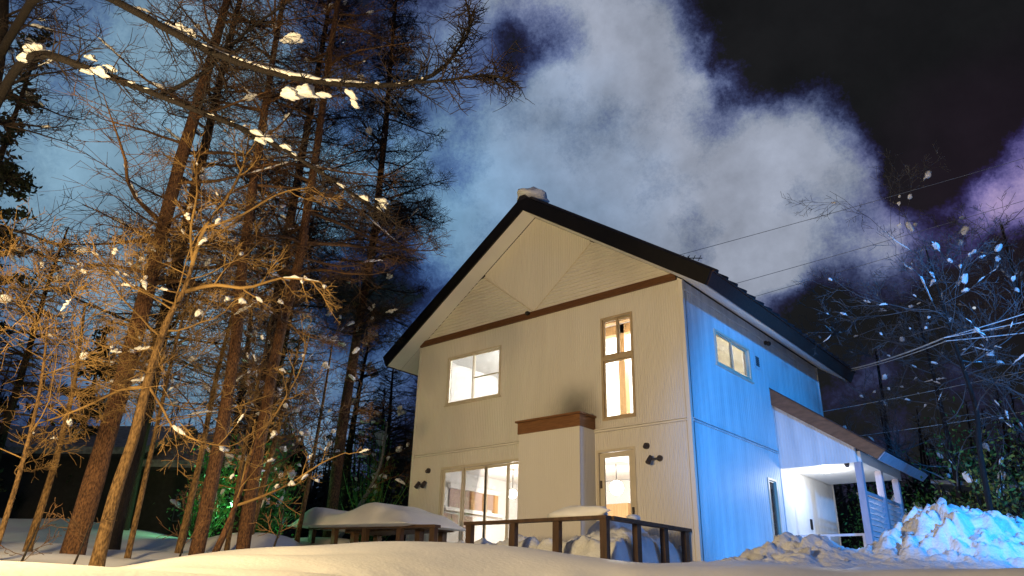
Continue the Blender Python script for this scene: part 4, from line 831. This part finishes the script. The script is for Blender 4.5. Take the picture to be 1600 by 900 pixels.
for i, (x, y, h, r, m, lb_) in enumerate(SH_R): shrub(x, y, h, r, 450+i, lb_, m, 1700, 'evergreen shrubs', .055, 'twig_dark', 60)
# far wood closing the view: one mass
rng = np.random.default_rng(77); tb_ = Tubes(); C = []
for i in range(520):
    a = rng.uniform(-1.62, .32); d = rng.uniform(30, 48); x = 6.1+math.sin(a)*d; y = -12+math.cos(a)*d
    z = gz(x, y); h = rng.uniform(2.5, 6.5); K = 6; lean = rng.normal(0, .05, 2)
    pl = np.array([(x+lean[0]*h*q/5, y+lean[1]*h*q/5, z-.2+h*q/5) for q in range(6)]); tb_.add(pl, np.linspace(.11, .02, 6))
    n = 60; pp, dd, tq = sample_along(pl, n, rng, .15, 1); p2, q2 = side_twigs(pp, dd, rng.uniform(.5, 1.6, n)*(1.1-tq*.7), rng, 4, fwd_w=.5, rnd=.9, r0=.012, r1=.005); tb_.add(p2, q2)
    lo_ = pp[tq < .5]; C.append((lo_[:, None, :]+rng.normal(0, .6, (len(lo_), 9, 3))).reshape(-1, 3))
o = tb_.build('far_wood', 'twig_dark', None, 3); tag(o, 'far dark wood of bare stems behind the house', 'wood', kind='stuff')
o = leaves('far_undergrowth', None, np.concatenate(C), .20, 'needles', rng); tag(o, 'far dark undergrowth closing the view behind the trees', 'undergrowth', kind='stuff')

# ------------------------------------------------------------------ neighbouring sheds
def shed(name, label, c, ang, ln, dp, z0, h, rise):
    t = empty(name, c); tag(t, label, 'shed'); rot = Matrix.Rotation(ang, 3, 'Z'); cc = Vector(c)
    def Q(x, y, z): return tuple(rot @ Vector((x, y, 0))+Vector((cc.x, cc.y, z)))
    def bx(x0, x1, y0, y1, a, b): return MB().hexa([Q(x0, y0, a), Q(x1, y0, a), Q(x1, y1, a), Q(x0, y1, a), Q(x0, y0, b), Q(x1, y0, b), Q(x1, y1, b), Q(x0, y1, b)])
    bx(-ln/2, ln/2, 0, dp, z0, z0+h).build('wall', 'shed_wall', t)
    for s in (0, 1):
        y0, y1 = (-.4, dp/2) if s == 0 else (dp/2, dp+.4); za, zb_ = (z0+h-.12, z0+h+rise) if s == 0 else (z0+h+rise, z0+h-.12)
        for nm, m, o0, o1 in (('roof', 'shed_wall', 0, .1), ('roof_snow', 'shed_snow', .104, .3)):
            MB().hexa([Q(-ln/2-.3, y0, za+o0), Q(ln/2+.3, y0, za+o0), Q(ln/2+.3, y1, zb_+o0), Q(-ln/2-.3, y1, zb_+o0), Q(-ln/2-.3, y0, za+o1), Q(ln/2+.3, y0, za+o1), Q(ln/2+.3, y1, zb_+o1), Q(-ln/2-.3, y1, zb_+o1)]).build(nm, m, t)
    return t, Q, bx
angL = math.atan2(.653, .757)
t, Q, bx = shed('shed', 'low black shed with snow-dusted roof behind the left trees', (-18.6, -4.4, 1.5), angL-.12, 6.5, 4, 1.2, 2.35, 1.0)
t, Q, bx = shed('shed', 'dark shed with a faint framed window behind the slim yellow tree', (-14.9, -1.0, 1.5), angL, 3.6, 3.4, 1.2, 2.1, 1.1)
w = bx(-.75, .35, -.03, -.004, 1.86, 2.56).build('window', 'black', t)
for a in ((-.78, .75+.35+.0, 0),):
    for x0, x1, z0, z1 in ((-.78, .38, 2.56, 2.59), (-.78, .38, 1.83, 1.86), (-.78, -.75, 1.86, 2.56), (.35, .38, 1.86, 2.56), (-.02, .01, 1.86, 2.56)): bx(x0, x1, -.05, -.004, z0, z1).build('window_frame', 'shed_frame', t)
gh = empty('greenhouse_frame', (3.0, 8.6, 1.2)); tag(gh, 'dark open lean-to frame behind the porch screen', 'lean-to')
for x in (2.2, 2.9, 3.6):
    MB().box(x-.04, x+.04, 7.85, 7.93, 1, 2.75-.12*(x-2.2)).build('upright', 'shed_wall', gh)
MB().box(2.1, 3.9, 7.8, 7.98, 2.2, 2.28).build('crossbar', 'shed_frame', gh)
MB().hexa([(2.1, 7.6, 2.75), (3.9, 7.6, 2.5), (3.9, 9.4, 2.5), (2.1, 9.4, 2.75), (2.1, 7.6, 2.83), (3.9, 7.6, 2.58), (3.9, 9.4, 2.58), (2.1, 9.4, 2.83)]).build('lean_to_roof', 'shed_snow', gh)
MB().box(2.15, 3.8, 9.2, 9.3, .9, 2.5).build('back_wall', 'shed_wall', gh)

# ------------------------------------------------------------------ overhead wires
def wire(a, b, sag, r, label):
    a, b = np.array(a, float), np.array(b, float); t_ = np.linspace(0, 1, 28)[:, None]; P = a+(b-a)*t_; P[:, 2] -= sag*4*(t_*(1-t_))[:, 0]
    tb_ = Tubes(); tb_.add(P, np.full(28, r)); o = tb_.build('power_line', 'wire', None, 5, 5); tag(o, label, 'power line', 'overhead wires')
J = (3.70, 3.04, 4.70)
wire((.85, 7.25, 5.62), J, .05, .015, 'thick upper service cable from the rear roof corner'); wire((.85, 7.2, 5.56), (3.72, 3.06, 4.64), .05, .008, 'service cable just under the thick upper one')
wire(J, (9.5, 2.2, 5.6), .12, .010, 'upper of three cables fanning out to the right edge'); wire(J, (9.5, 2.1, 4.95), .12, .009, 'middle of three cables fanning out to the right edge'); wire((3.72, 3.06, 4.64), (9.5, 2.0, 4.2), .10, .009, 'lowest of three cables fanning out to the right edge')
wire((-13, 5.2, 9.3), (14.2, 28, 21), .25, .011, 'highest faint wire crossing the open sky'); wire((-12, 5.5, 7.7), (14, 28, 19.2), .25, .010, 'second faint wire crossing the sky below the highest'); wire((-12, 5.6, 7.0), (14, 28, 18.7), .3, .009, 'lowest faint wire crossing the open sky')
wire((-2, 8.6, 4.9), (9, 11.5, 6.6), .15, .006, 'thin wire behind the porch roof, upper of the pair'); wire((-2, 9.2, 4.3), (9, 11.5, 5.4), .15, .006, 'thin wire behind the porch roof, lower of the pair')

# ------------------------------------------------------------------ lamps standing outside the frame
def flood(loc, target, label, energy, color, spot_deg, blend, size, pole):
    t = empty('flood_lamp', (loc[0], loc[1], pole)); tag(t, label, 'flood lamp', 'lamps lighting the yard')
    l = Vector(loc); d = (Vector(target)-l).normalized(); b = l-d*.3
    MB().cyl((b.x, b.y, pole), (b.x, b.y, b.z), .04).build('pole', 'lamp_grey', t); MB().cyl(b-d*.1, b+d*.12, .10, .2, 18).build('lamp_housing', 'lamp_grey', t); MB().cyl(b+d*.121, b+d*.13, .18, .18, 18).build('lamp_lens', 'bulb', t)
    lamp('flood_light', 'SPOT', l, energy, color, size, target, spot_deg, blend, t)
flood((.3, -13.4, 2.0), (-5.6, 0, 2.8), 'warm flood lamp on a pole left of the camera', 3400, (1, .71, .33), 156, .5, .6, -.6)
flood((9.4, 1.7, 4.6), (.5, .5, 2.2), 'cool blue flood lamp aimed at the side wall', 1000, (.012, .30, 1.0), 82, .6, .2, .3)
flood((11.5, -6.8, 4.2), (2.95, 2.75, 2.7), 'cool blue street lamp beyond the right edge', 9000, (.010, .32, 1.0), 40, .4, .25, .3)
gl = empty('garden_lamp', (-9.9, -2.9, 1.0)); tag(gl, 'small green-glowing garden lamp among the shrubs behind the larches', 'garden lamp')
MB().cyl((-9.9, -2.9, .9), (-9.9, -2.9, 1.75), .03).build('post', 'lamp_grey', gl); MB().cyl((-9.9, -2.9, 1.98), (-9.9, -2.9, 2.06), .13, .03).build('cap', 'lamp_grey', gl)
mat('bulb_green', (.6, .9, .7), emit=(.35, 1, .55), es=3); MB().sphere((-9.9, -2.9, 1.86), .085).build('globe', 'bulb_green', gl)
lamp('garden_light', 'POINT', (-9.75, -3.0, 1.62), 130, (.30, 1, .45), .08, parent=gl)
